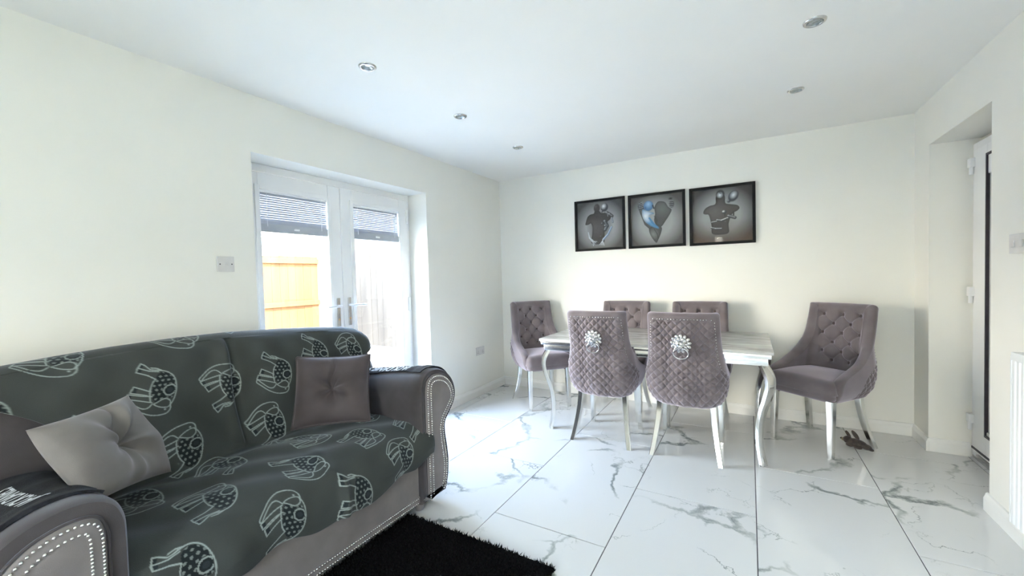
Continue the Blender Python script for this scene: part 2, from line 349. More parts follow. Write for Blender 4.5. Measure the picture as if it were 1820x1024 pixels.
# ---- french doors
XD = -.22
dr = struct(thing('door_1', None, None, (0, 0, 0)))
def rect_frame(m, x0, x1, y0, y1, z0, z1, t, bev=.004):
    m.box((x0, y0, z0), (x1, y0 + t, z1), bev); m.box((x0, y1 - t, z0), (x1, y1, z1), bev); m.box((x0, y0 + t, z1 - t), (x1, y1 - t, z1), bev); m.box((x0, y0 + t, z0), (x1, y1 - t, z0 + t), bev)
m = MB(); rect_frame(m, XD - .06, XD, DY0, DY1, .0, DZ, .05); m.build('door_frame', M['upvc'], dr)
MB().box((-.36, DY0, -.03), (XD - .05, DY1, .012), .004).build('threshold', M['nickel'], dr)
def leaf(y0, y1, hy, hinge_side):
    lf_ = MB(); x0, x1 = XD - .045, XD + .014; z0, z1 = .055, 2.005; t = .105
    rect_frame(lf_, x0, x1, y0, y1, z0, z1, t, .006)
    l = lf_.build('door_leaf', M['upvc'], dr)
    gy0, gy1, gz0, gz1 = y0 + t, y1 - t, z0 + t, z1 - t
    m = MB(); rect_frame(m, x1 - .004, x1 + .010, gy0 - .022, gy1 + .022, gz0 - .022, gz1 + .022, .030, .004); m.build('glazing_bead', M['upvc'], l)
    MB().box((XD - .03, gy0, gz0), (XD - .024, gy1, gz1)).build('glass_pane', M['glass'], l)
    # blind clipped inside the glazing bead
    by0, by1 = gy0 + .001, gy1 - .001; ztop, zb = gz1 - .0005, 1.655
    MB().box((XD - .022, by0, ztop - .022), (XD + .012, by1, ztop), .003).build('head_rail', M['upvc'], l)
    MB().box((XD - .016, by0, zb - .036), (XD + .013, by1, zb + .020), .003).build('bottom_rail', M['blind_rail'], l)
    MB().box((XD + .013, (by0 + by1) / 2 - .02, zb - .016), (XD + .021, (by0 + by1) / 2 + .02, zb - .002), .002).build('pull_tab', M['upvc'], l)
    n = 12; zz = np.linspace(ztop - .030, zb + .050, n); me = None
    for z in zz:
        if me is None:
            o = MB().prism([(-.0026, .0080), (.0010, .0010), (.0026, -.0080), (.0018, -.0082), (.0002, .0006), (-.0034, .0076)], lambda a, b: (XD + a, by0 + .003, b), lambda a, b: (XD + a, by1 - .003, b)).build('blind_slat', M['slat'], l); me = o.data
        else: o = bpy.data.objects.new('blind_slat', me); link(o, l)
        o.location = (0, 0, z)
    for z in np.linspace(zb + .022, zb + .040, 3):
        o = bpy.data.objects.new('blind_slat', me); link(o, l); o.location = (0, 0, z)
    for yy in (by0 + .055, by1 - .055): MB().tube([(XD + .013, yy, zb), (XD + .013, yy, ztop)], .0016, 6).build('ladder_cord', M['cord'], l)
    # handle plate and lever
    hx = x1
    MB().box((hx, hy - .014, .93), (hx + .010, hy + .014, 1.15), .004).build('handle_plate', M['nickel'], l)
    MB().tube([(hx + .01, hy, .985), (hx + .0115, hy, .985)], .008, 12).build('lock_cylinder', M['brass'], l)
    sgn = -1 if hinge_side > 0 else 1
    d = -1 if hinge_side < 0 else 1
    MB().tube([(hx + .006, hy, 1.09), (hx + .045, hy, 1.09), (hx + .052, hy + d * .012, 1.09), (hx + .052, hy + d * .125, 1.086)], [.009, .009, .0095, .008], 12).build('lever_handle', M['lever'], l, True, 60)
    return l
M['blind_rail'] = noisy(mat('blind_rail_grey', (.42, .45, .50), .4), (.40, .43, .48), (.45, .48, .52), 10)
M['slat'] = noisy(mat('blind_slat', (.42, .45, .52), .45), (.40, .43, .50), (.45, .48, .54), 10)
M['cord'] = mat('white_cord', (.85, .87, .9), .7)
M['lever'] = noisy(mat('satin_lever', (.8, .82, .84), .3, .6), (.75, .77, .8), (.85, .87, .88), 20)
MID = (DY0 + DY1) / 2
leaf(DY0 + .035, MID - .003, MID - .05, -1)
leaf(MID + .003, DY1 - .035, MID + .05, 1)
for z0, z1 in ((1.80, 1.92), (.99, 1.11), (.22, .34)):
    m = MB(); m.box((XD, DY1 - .058, z0), (XD + .022, DY1 - .036, z1), .004); m.tube([(XD + .02, DY1 - .042, z0 - .006), (XD + .02, DY1 - .042, z1 + .006)], .008, 10); m.build('hinge', M['upvc'], dr)

# ---- side door in the recess on the right
XR = W + .21
d2 = struct(thing('door_2', None, None, (0, 0, 0)))
m = MB(); m.box((XR, RY1 - .05, .02), (XR + .07, RY1, 2.06), .004); m.box((XR, RY0 - .2, 2.01), (XR + .07, RY1 - .05, 2.06), .004); m.build('door_frame', M['upvc'], d2)
m = MB(); m.box((XR + .002, RY0 - .2, 0), (XR + .07, RY1, .035), .004); m.build('threshold', M['nickel'], d2)
lf = MB(); rect_frame(lf, XR - .012, XR + .055, RY0 - .2, RY1 - .035, .06, 2.01, .18, .006); l2 = lf.build('door_leaf', M['upvc'], d2)
m = MB(); rect_frame(m, XR - .020, XR - .004, RY0 - .2 + .11, RY1 - .215, .205, 1.955, .014, .003); m.build('glazing_gasket', M['gasket'], l2)
MB().box((XR + .01, RY0 - .1, .18), (XR + .016, RY1 - .15, 1.9)).build('glass_pane', M['frosted'] if 'frosted' in M else M['glass'], l2)
MB().box((XR - .016, RY0 - .2, .075), (XR - .010, RY1 - .04, .088), .001).build('weather_strip', M['gasket'], l2)
for z in (1.91, 1.078, .245):
    m = MB(); m.box((XR - .035, RY1 - .062, z - .005), (XR, RY1 - .018, z + .055), .006); m.tube([(XR - .024, RY1 - .045, z - .05), (XR - .024, RY1 - .045, z + .002)], .011, 10); m.build('hinge', M['upvc'], d2)

# ------------------------------------------------------------------ outside: view through the french doors, unseen ground and sky blocker at the rear
gd = struct(MB().box((-14, -16, -.2), (-.3, 8, -.06)).build('ground', M['gravel']))
struct(MB().box((-.3, -16, -.2), (10, BK - .25, -.06)).build('bounce_lawn', M['grass']))  # unseen ground, made dark green to tint and cut bounce into the room
struct(MB().box((-.3, -10.4, -.06), (10, -10.2, 2.3)).build('sky_block_wall', M['concrete']))  # unseen wall added to hide the low sky from the rear window
def board_fence(name, label, axis, c, a0, a1, z0, z1, mt, bw, rails, side, post=None, group=None):
    t = thing(name, label, 'fence', ((c, a0, z0) if axis == 'y' else (a0, c, z0)))
    base = t.location
    def P(a, d, z): return (d, a - a0, z - z0) if axis == 'y' else (a - a0, d, z - z0)
    n = int(round((a1 - a0) / bw)); bw = (a1 - a0) / n
    for i in range(n):
        ya = a0 + i * bw; jz = random.uniform(-.006, .006); jd = random.uniform(0, .008)
        b = MB().box(P(ya + .002, -.008 + jd, z0 + .005), P(ya + bw - .002, .012 + jd, z1 + jz)).build('board', mt, t)
    for z in rails: MB().box(P(a0, side * .02, z - .045), P(a1, side * .055, z + .04), .004).build('rail', mt, t)
    return t
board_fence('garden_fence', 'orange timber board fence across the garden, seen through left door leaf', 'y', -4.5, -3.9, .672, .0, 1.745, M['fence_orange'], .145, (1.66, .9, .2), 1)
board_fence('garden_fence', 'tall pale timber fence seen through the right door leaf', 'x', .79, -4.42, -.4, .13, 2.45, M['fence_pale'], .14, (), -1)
tag(MB().box((-4.42, .75, -.06), (-.4, .80, .13), .005).build('gravel_board', M['concrete']), 'concrete gravel board under the tall pale fence', 'gravel board')
tag(MB().box((-4.53, .68, -.06), (-4.42, .80, 2.4), .008).build('fence_post', M['post_yellow']), 'yellow timber corner post where the two garden fences meet', 'post')
sh = thing('garden_shed', 'blue grey boarded shed behind the orange fence', 'shed', (-9, 2.3, -.1))
for i in range(9): MB().box((0, i * .19 + .003, 0), (.03, (i + 1) * .19 - .003, 2.50)).build('board', M['shed'], sh)
MB().box((-1.6, -.05, 2.5), (.1, 1.76, 2.58)).build('roof', M['shed'], sh)

# ------------------------------------------------------------------ ceiling lights and wall plates
def downlight(x, y, label):
    t = thing('ceiling_spotlight', label, 'ceiling light', (x, y, H), 0, 'recessed ceiling spotlights')
    if not downlight.src:
        a = MB().lathe([(.029, .004), (.031, -.006), (.036, -.0085), (.041, -.007), (.045, -.0035), (.046, 0)], 36).build('trim_ring', M['nickel'], t, True, 60)
        b = MB().lathe([(0, -.001), (.012, -.0015), (.020, .0), (.026, -.003), (.0285, -.0045), (.030, -.004)], 30).build('lamp_face', M['lens'], t, True, 30)
        downlight.src = (a, b)
    else:
        for s in downlight.src: c = s.copy(); C.objects.link(c); c.parent = t
    return t
downlight.src = None
downlight(.822, -2.617, 'chrome recessed spotlight in the left row, the one nearest the camera')
downlight(.822, -1.824, 'chrome recessed spotlight in the left row, middle one of its three')
downlight(.815, -.998, 'chrome recessed spotlight in the left row, the one nearest the far wall')
downlight(2.806, -1.793, 'chrome recessed spotlight in the right pair, the one nearer the camera')
downlight(2.800, -.983, 'chrome recessed spotlight in the right pair, the one nearer the far wall')

sw = thing('light_switch', 'square light switch plate on left wall beside the french doors', 'switch', (0, -2.953, 1.393))
MB().box((0, -.043, -.043), (.008, .043, .043), .002).build('plate', M['plastic'], sw)
MB().prism([(-.010, .008), (.0, .012), (.010, .008)], lambda a, b: (b, -.006, a), lambda a, b: (b, .010, a)).build('rocker', M['plastic'], sw)
for s in (-1, 1): MB().lathe([(0, .0005), (.0035, .0005), (.0035, 0)], 10).build('screw', M['dark'], sw).matrix_local = Matrix.Translation((.0082, s * .030, 0)) @ Matrix.Rotation(PI / 2, 4, 'Y')
so = thing('power_socket', 'single power socket plate low on the left wall near the corner', 'socket', (0, -.495, .482))
MB().box((0, -.074, -.043), (.008, .074, .043), .002).build('plate', M['plastic'], so)
for s in (-1, 1):
    MB().box((.008, s * .022 - .006, .015), (.0125, s * .022 + .006, .033), .002).build('rocker', M['plastic'], so)
    MB().box((.0078, s * .042 - .010, -.022), (.0084, s * .042 - .006, -.015)).box((.0078, s * .042 + .006, -.022), (.0084, s * .042 + .010, -.015)).box((.0078, s * .042 - .002, -.006), (.0084, s * .042 + .002, .003)).build('pin_holes', M['dark'], so)
tm = thing('wall_controls', 'white double switch plate on the right wall above the radiator', 'switch', (W, -1.372, 1.370))
MB().box((-.009, -.073, -.045), (0, .073, .045), .003).build('plate', M['plastic'], tm)
for s in (-1, 1): MB().box((-.014, s * .034 - .012, -.016), (-.009, s * .034 + .012, .016), .003).build('rocker', M['plastic'], tm)

# radiator, flutes as its panel relief
rd = thing('radiator', 'white fluted panel radiator on the right wall', 'radiator', (W, -1.57, .17))
xs = W - 3.5
n = 33; prof = []
ln = 1.1
for i in range(n):
    a = i / n * ln; q = ln / n; prof += [(a, 0), (a + q * .25, .008), (a + q * .72, .008)]
prof.append((ln, 0))
V = []; 
for (a, d) in prof: V += [(-xs - d + .008, -a, 0), (-xs - d + .008, -a, .70)]
Fp = [(2 * i, 2 * i + 1, 2 * i + 3, 2 * i + 2) for i in range(len(prof) - 1)]
pyd('fluted_panel', V, Fp, M['radiator'], rd)
m = MB(); m.box((-xs + .006, -ln, 0), (-.035, -.002, .02)); m.box((-xs + .010, -ln, .02), (-xs + .02, 0, .69)); m.build('back_panel', M['radiator'], rd)
m = MB(); m.box((-xs - .002, -ln, .70), (-.03, 0, .735), .004); m.build('top_grille', M['radiator'], rd)
MB().box((-xs - .002, -.004, 0), (-.03, .004, .72), .002).build('side_cover', M['radiator'], rd)
MB().tube([(-.05, -.03, 0), (-.05, -.03, -.17)], .0075, 10).build('pipe', M['radiator'], rd)
for a in (.15, ln - .15): MB().box((-.04, -a - .02, .1), (-.001, -a + .02, .6)).build('bracket', M['radiator'], rd)

# ------------------------------------------------------------------ framed prints on the far wall
class Canvas:
    def __init__(s, n, base, vig):
        s.n = n; v, u = np.mgrid[0:1:n * 1j, 0:1:n * 1j]; s.u = u; s.v = 1 - v[::-1] * 0 - (1 - v) ; s.v = v
        d = np.hypot((u - .5), (v - .48)); t = np.clip((d - .30) / .28, 0, 1)[..., None]
        s.c = np.array(base) * (1 - t) + np.array(vig) * t
    def mix(s, a, col): a = a[..., None]; s.c = s.c * (1 - a) + np.asarray(col) * a
    def ell(s, cx, cy, rx, ry, c1, c2=None, rot=0, soft=.02, lx=-.35, ly=.35, hi=.6):
        """ellipse modelled as a rounded form with its printed highlight"""
        co, si = math.cos(rot), math.sin(rot); x = (s.u - cx) * co + (s.v - cy) * si; y = -(s.u - cx) * si + (s.v - cy) * co
        r = np.hypot(x / rx, y / ry); a = np.clip((1 - r) / (soft / min(rx, ry)), 0, 1)
        h = np.clip(1 - np.hypot(x / rx - lx, y / ry - ly) / hi, 0, 1) ** 1.2
        col = np.array(c1) * (1 - h[..., None]) + np.array(c2 if c2 is not None else c1) * h[..., None]
        edge = np.clip((r - .7) / .3, 0, 1)[..., None] * .45; s.mix(a, col * (1 - edge))
    def cap(s, pts, r, c1, c2=None, soft=.012):
        for i in range(len(pts) - 1):
            ax, ay = pts[i]; bx, by = pts[i + 1]; r0 = r[i] if hasattr(r, '__len__') else r; r1 = r[i + 1] if hasattr(r, '__len__') else r
            dx, dy = bx - ax, by - ay; t = np.clip(((s.u - ax) * dx + (s.v - ay) * dy) / (dx * dx + dy * dy + 1e-9), 0, 1)
            ex = s.u - ax - t * dx; ey = s.v - ay - t * dy; rr = r0 + (r1 - r0) * t; d = np.hypot(ex, ey) / rr
            a = np.clip((1 - d) * rr / soft, 0, 1); h = np.clip(1 - np.hypot(ex / rr + .25, ey / rr - .35) / .6, 0, 1)[..., None]
            col = np.array(c1) * (1 - h) + np.array(c2 if c2 is not None else c1) * h; s.mix(a, col * (1 - .45 * np.clip((d[..., None] - .6) / .4, 0, 1)))
G1, G2 = (.30, .31, .31), (.055, .055, .052)
ST, ST2 = (.075, .070, .070), (.13, .12, .12); CH, CH2 = (.05, .055, .065), (.85, .9, .95)
def _poly(s, P, c1, c2, hx=.5, hy=.6, hr=.25):
    P = catmull(P, 5, True); x, y = s.u, s.v; ins = np.zeros_like(x, bool); k = len(P); d = np.full(x.shape, 9.)
    for i in range(k):
        (x1, y1), (x2, y2) = P[i], P[(i + 1) % k]; c = ((y1 > y) != (y2 > y)) & (x < (x2 - x1) * (y - y1) / (y2 - y1 + 1e-12) + x1); ins ^= c
        dx, dy = x2 - x1, y2 - y1; t = np.clip(((x - x1) * dx + (y - y1) * dy) / (dx * dx + dy * dy + 1e-12), 0, 1); d = np.minimum(d, np.hypot(x - x1 - t * dx, y - y1 - t * dy))
    a = np.where(ins, np.clip(d / .006, 0, 1), 0); h = np.clip(1 - np.hypot(x - hx, y - hy) / hr, 0, 1)[..., None]
    col = (np.array(c1) * (1 - h) + np.array(c2) * h) * (.55 + .45 * np.clip(d / .045, 0, 1)[..., None]); s.mix(a, col)
Canvas.poly = _poly
K1, K2 = (.060, .056, .056), (.115, .105, .105)
def art1():
    c = Canvas(220, (.36, .365, .37), G2)
    c.ell(.5, .42, .30, .42, (.20, .20, .205), soft=.16)
    c.ell(.45, .86, .078, .105, K1, K2)
    c.poly([(.40, .80), (.38, .755), (.30, .74), (.235, .69), (.20, .60), (.185, .52), (.26, .52), (.31, .54), (.34, .44), (.33, .30), (.31, .12), (.45, .08), (.60, .12), (.61, .30), (.62, .44), (.68, .55), (.74, .60), (.74, .68), (.66, .74), (.54, .755), (.50, .80)], K1, (.13, .12, .12), .42, .45, .3)
    c.cap([(.455, .66), (.46, .50), (.45, .40)], .005, (.03, .03, .03))
    c.ell(.615, .86, .088, .10, CH, CH2, rot=-.3, hi=.8, lx=-.3, ly=.2); c.ell(.56, .78, .04, .03, CH, (.6, .6, .65))
    c.cap([(.66, .74), (.72, .70), (.77, .66)], .045, (.05, .05, .055), (.5, .52, .55)); c.cap([(.77, .62), (.79, .53)], .024, (.12, .14, .18), CH2); c.cap([(.68, .72), (.69, .66)], .018, CH, CH2)
    c.cap([(.62, .56), (.66, .46), (.62, .38)], [.05, .05, .04], CH, (.45, .47, .5)); c.ell(.63, .47, .042, .035, CH, CH2); c.ell(.56, .52, .03, .035, CH, (.5, .5, .52))
    c.cap([(.76, .43), (.68, .28), (.58, .18)], [.026, .028, .03], (.16, .22, .32), (.6, .72, .92)); c.cap([(.25, .35), (.275, .23), (.34, .16)], [.016, .024, .032], (.45, .5, .55), CH2)
    c.ell(.53, .25, .04, .02, CH, (.5, .5, .5))
    for i in range(4): c.cap([(.34 + i * .012, .165 - i * .004), (.36 + i * .026, .055 + i * .030)], .009, (.5, .53, .57), CH2, .006); c.cap([(.575 - i * .006, .175), (.50 + i * .032, .075 - i * .008)], .009, (.5, .55, .62), CH2, .006)
    return c.c
def art2():
    c = Canvas(220, (.40, .41, .405), (.085, .082, .078)); D, D2 = (.085, .09, .085), (.17, .175, .165)
    c.cap([(.20, .80), (.24, .68), (.33, .46), (.44, .33)], [.06, .06, .07, .06], D, D2)
    c.poly([(.48, .62), (.47, .76), (.53, .86), (.60, .87), (.68, .84), (.74, .74), (.80, .68), (.76, .58), (.68, .46), (.60, .36), (.50, .40), (.46, .50)], D, D2, .62, .72, .2)
    c.poly([(.36, .34), (.37, .24), (.43, .12), (.50, .04), (.54, .10), (.59, .22), (.61, .34), (.52, .42), (.42, .38)], D, (.24, .25, .24), .44, .22, .12)
    c.cap([(.46, .32), (.52, .22), (.53, .14)], .012, (.04, .045, .04)); c.cap([(.47, .58), (.52, .50), (.50, .43)], .014, (.045, .045, .045))
    c.ell(.355, .80, .105, .115, (.08, .20, .40), (.36, .58, .82), lx=.0, ly=.3, hi=.9); c.cap([(.44, .80), (.46, .74)], .02, (.03, .04, .06)); c.ell(.30, .77, .02, .035, (.04, .10, .2), (.2, .3, .4))
    c.poly([(.235, .745), (.225, .62), (.27, .50), (.36, .41), (.46, .35), (.55, .32), (.54, .37), (.46, .44), (.40, .53), (.38, .60), (.47, .635), (.40, .68), (.30, .72)], (.14, .36, .62), (.95, .98, 1), .30, .60, .17)
    c.cap([(.37, .55), (.44, .45), (.52, .36)], [.022, .022, .012], (.08, .25, .48), (.12, .32, .55))
    c.ell(.195, .82, .055, .085, (.05, .05, .05)); c.ell(.80, .79, .055, .085, (.05, .05, .05))
    for k in range(4): c.cap([(.165, .865 - k * .032 - .004), (.25, .885 - k * .036)], .010, CH, (.85, .9, .9), .006); c.cap([(.74, .845 - k * .034), (.83, .845 - k * .036)], .010, CH, (.85, .88, .88), .006)
    c.ell(.78, .90, .05, .03, (.03, .03, .03)); return c.c
def art3():
    c = Canvas(220, (.36, .37, .365), (.05, .045, .045))
    wb_ = np.clip((.42 - c.v) / .4, 0, 1)[..., None] * .75; c.c = c.c * (1 - wb_) + np.array((.11, .07, .045)) * wb_
    T, T2 = (.075, .066, .062), (.16, .14, .13)
    c.poly([(.415, .86), (.40, .72), (.30, .69), (.22, .64), (.19, .56), (.23, .53), (.28, .52), (.31, .42), (.33, .30), (.34, .16), (.48, .13), (.62, .16), (.62, .32), (.66, .46), (.70, .52), (.76, .55), (.80, .60), (.76, .66), (.64, .69), (.57, .72), (.555, .86)], T, T2, .40, .58, .25)
    c.ell(.485, .885, .082, .092, (.045, .045, .045), CH2, lx=-.1, ly=-.15, hi=.75); c.cap([(.47, .93), (.49, .90)], .012, (.05, .05, .05))
    c.ell(.70, .83, .088, .12, CH, CH2, rot=-.5, hi=.75, lx=-.1, ly=.15); c.ell(.625, .745, .04, .042, CH, (.55, .55, .58)); c.cap([(.60, .76), (.66, .76)], .008, (.03, .03, .03))
    c.ell(.55, .55, .055, .045, CH, (.9, .9, .88), ly=.35, hi=.7); c.cap([(.555, .52), (.56, .46)], .012, (.03, .03, .03))
    c.cap([(.43, .41), (.50, .395), (.60, .43), (.66, .46)], .026, CH, (.95, .95, .92)); c.cap([(.62, .47), (.72, .43)], .035, CH, (.6, .6, .6)); c.cap([(.70, .54), (.70, .48)], .018, (.03, .03, .03))
    c.cap([(.34, .375), (.42, .385)], .020, CH, (.95, .95, .93)); c.cap([(.33, .275), (.40, .25), (.50, .245)], .024, CH, (.95, .95, .93)); c.cap([(.43, .275), (.49, .265)], .010, (.02, .02, .02)); c.ell(.57, .37, .03, .015, CH, (.7, .7, .7))
    return c.c
for x0, x1, z0, z1, art, lab in ((.941, 1.472, 1.526, 2.054, art1, 'black framed print of a dark figure hugged by a chrome figure, left of the three'),
                                 (1.504, 2.031, 1.524, 2.050, art2, 'black framed print of a blue chrome face and heart shape, middle of the three'),
                                 (2.065, 2.592, 1.518, 2.044, art3, 'black framed print of two embracing figures with chrome heads, right of the three')):
    t = thing('framed_print', lab, 'picture', ((x0 + x1) / 2, 0, (z0 + z1) / 2), 0, 'framed prints on the far wall')
    hx, hz = (x1 - x0) / 2, (z1 - z0) / 2; m = MB(); fr = .024
    for a, b in (((-hx, -hz), (-hx + fr, hz)), ((hx - fr, -hz), (hx, hz)), ((-hx + fr, hz - fr), (hx - fr, hz)), ((-hx + fr, -hz), (hx - fr, -hz + fr))): m.box((a[0], -.022, a[1]), (b[0], -.001, b[1]), .0015)
    m.build('frame', M['frame_black'], t)
    n = 220; vv, uu = np.mgrid[0:1:n * 1j, 0:1:n * 1j]; col = art() * .9
    V = np.stack([(-hx + fr) + uu * 2 * (hx - fr), np.full_like(uu, -.008), (-hz + fr) + vv * 2 * (hz - fr)], -1).reshape(-1, 3)
    np_mesh('print', V, grid_np(n, n), M['poster'], t, True, col.reshape(-1, 3))
    MB().box((-hx + fr, -.0135, -hz + fr), (hx - fr, -.0115, hz - fr)).build('glass_cover', M['glass'], t)
    MB().box((-hx + .004, -.007, -hz + .004), (hx - .004, -.0012, hz - .004)).build('backing', M['frame_black'], t)

# ------------------------------------------------------------------ dining chairs
def chair_shell(nu=270, nv=170):
    # v: height, denser at the rim; u across, denser at the wing edges
    zb, zt = .365, 1.012; th = .062
    v = np.linspace(0, 1, nv); v = v + .0 * v; rim = 1 - np.cos(np.linspace(0, PI / 2, 9)) ; 
    zz = np.r_[zb + (th / 2) * rim[:-1] * 1.0, np.linspace(zb + th / 2, zt - th / 2, nv - 16), (zt - th / 2 * rim[::-1])[1:]]
    nv = len(zz); eu = th / 2
    P = {}
    f = np.interp
    def hw(z): return f(z, [.365, .40, .45, .52, .60, .70, .80, 1.012], [.195, .225, .250, .263, .260, .245, .237, .233])
    def yr(z): return f(z, [.365, .40, .45, .60, .80, 1.012], [-.165, -.205, -.228, -.243, -.258, -.283])
    zk = [.365, .40, .47, .52, .545, .58, .62, .68, .74, .80, .9, 1.012]; ek = [.36, .40, .44, .44, .40, .30, .215, .145, .10, .075, .058, .045]
    ext = lambda z: f(z, zk, ek)
    h = hw(zz); y0 = yr(zz); e = ext(zz); k = np.ones(9) / 9
    sm = lambda a: np.convolve(np.pad(a, 4, 'edge'), k, 'valid'); h, y0, e = sm(h), sm(y0), sm(e)
    r = np.minimum(.105, np.maximum(e, .03)); Wd = h - th / 2
    Lh = (Wd - r) + PI / 2 * r + (e - r)
    q = np.r_[-(1 - (eu * rim) / .35)[:-1], np.linspace(-(1 - eu / .35), 1 - eu / .35, nu - 16), (1 - (eu * rim) / .35)[::-1][1:]]
    nu = len(q)
    s = q[None, :] * Lh[:, None]; a = np.abs(s); sg = np.sign(s)
    Wr = (Wd - r)[:, None]; rr = r[:, None]; bow = .018 * (.5 + .5 * np.cos(PI * np.clip(a / Wr, 0, 1)))   # rear gently bowed
    t = np.clip((a - Wr) / rr, 0, PI / 2); fw = np.maximum(a - Wr - PI / 2 * rr, 0)
    X = np.where(a < Wr, a, Wr + rr * np.sin(t)) * sg; Y = y0[:, None] - bow + rr * (1 - np.cos(t)) + fw; Z = np.repeat(zz[:, None], nu, 1)
    mid = np.stack([X, Y, Z], -1)
    du = np.gradient(mid, axis=1); dv = np.gradient(mid, axis=0); n = np.cross(du, dv); n /= np.linalg.norm(n, axis=2, keepdims=True) + 1e-9   # outward (rear side: -y)
    if n[nv // 2, nu // 2, 1] > 0: n = -n
    edge = np.minimum(np.minimum(Lh[:, None] - a, (zt - Z)), (Z - zb)); T = th / 2 * np.sqrt(np.clip(1 - (1 - np.clip(edge / (th / 2), 0, 1)) ** 2, 0, 1))
    # outer quilting inside the studded border
    side = f(zz, [.36, .52, .58, .64, .70, .80, 1.0], [.36, .36, .28, .210, .192, .182, .174])[:, None]; side = np.minimum(side, Lh[:, None] - .035)
    mk = np.clip((side - a) / .006, 0, 1) * np.clip((.968 - Z) / .006, 0, 1) * np.clip((Z - .385) / .02, 0, 1)
    p = .052; A = np.abs(np.sin(PI * (s + Z * .92) / p)); B = np.abs(np.sin(PI * (s - Z * .92) / p)); quilt = (np.minimum(A, B) ** .5) * .0125
    out = mid + n * (T + mk * (quilt - .006))[..., None]
    # inner tufting
    tuft = np.zeros_like(a); fold = np.zeros_like(a); btn = []
    rows = [.925, .855, .785, .715, .645, .575]
    for i, z in enumerate(rows):
        for x in ((-.125, 0, .125) if i % 2 == 0 else (-.0625, .0625)): btn.append((x, z))
    for (x, z) in btn: d = np.hypot(s - x, Z - z); tuft += .017 * np.exp(-(d / .017) ** 2) + .008 * np.exp(-(d / .035) ** 2)
    inb = np.clip((.165 - a) / .03, 0, 1) * np.clip((Z - .55) / .03, 0, 1) * np.clip((.95 - Z) / .02, 0, 1)
    qa = (s / .125 + (Z - .925) / .14); qb = (s / .125 - (Z - .925) / .14); dd = np.minimum(np.abs(qa - np.round(qa)), np.abs(qb - np.round(qb))); fold = .006 * np.exp(-(dd / .07) ** 2) * inb
    puff = .012 * np.clip(edge / .05, 0, 1)
    inn = mid - n * (T + puff * (T > 0.001) * np.clip(edge / .05, 0, 1) - np.minimum(tuft, .02) * 1.0 - fold)[..., None]
    V = np.concatenate([out.reshape(-1, 3), inn.reshape(-1, 3)]); F1 = grid_np(nu, nv); F2 = grid_np(nu, nv)[:, ::-1] + nu * nv
    if True:
        c = np.cross(out[1, 0] - out[0, 0], out[0, 1] - out[0, 0])
    def at(s0, z0, inner, d):
        j = int(np.argmin(np.abs(zz - z0))); i = int(np.argmin(np.abs(s[j] - s0))); b = inn[j, i] if inner else out[j, i]; nn_ = -n[j, i] if inner else n[j, i]
        return b + nn_ * d, nn_
    return V, np.concatenate([F1[:, ::-1], F2[:, ::-1]]), at, btn, side, zz
def rounded_box(hx, hy, hz, r, n=14, crown=0):
    bm = bmesh.new(); bmesh.ops.create_cube(bm, size=2); bmesh.ops.subdivide_edges(bm, edges=bm.edges[:], cuts=n, use_grid_fill=True)
    for v in bm.verts:
        p = np.array(v.co) * (hx, hy, hz); lim = np.array((hx, hy, hz)) - r; q = np.clip(p, -lim, lim); d = p - q; l = np.linalg.norm(d)
        if l > 1e-9: p = q + d / l * r
        if v.co.z > 0: p[2] += crown * (1 - min(1, abs(p[0] / hx)) ** 2) * (1 - min(1, abs(p[1] / hy)) ** 2)
        v.co = p
    return bm
def bm_obj(name, bm, mt, parent, off=(0, 0, 0), smooth=True):
    me = bpy.data.meshes.new(name); bmesh.ops.recalc_face_normals(bm, faces=bm.faces)
    for v in bm.verts: v.co = v.co + Vector(off)
    bm.to_mesh(me); bm.free(); return mesh_obj(name, me, mt, parent, smooth)
CHAIRS = 'mauve grey velvet chairs around the dining table'
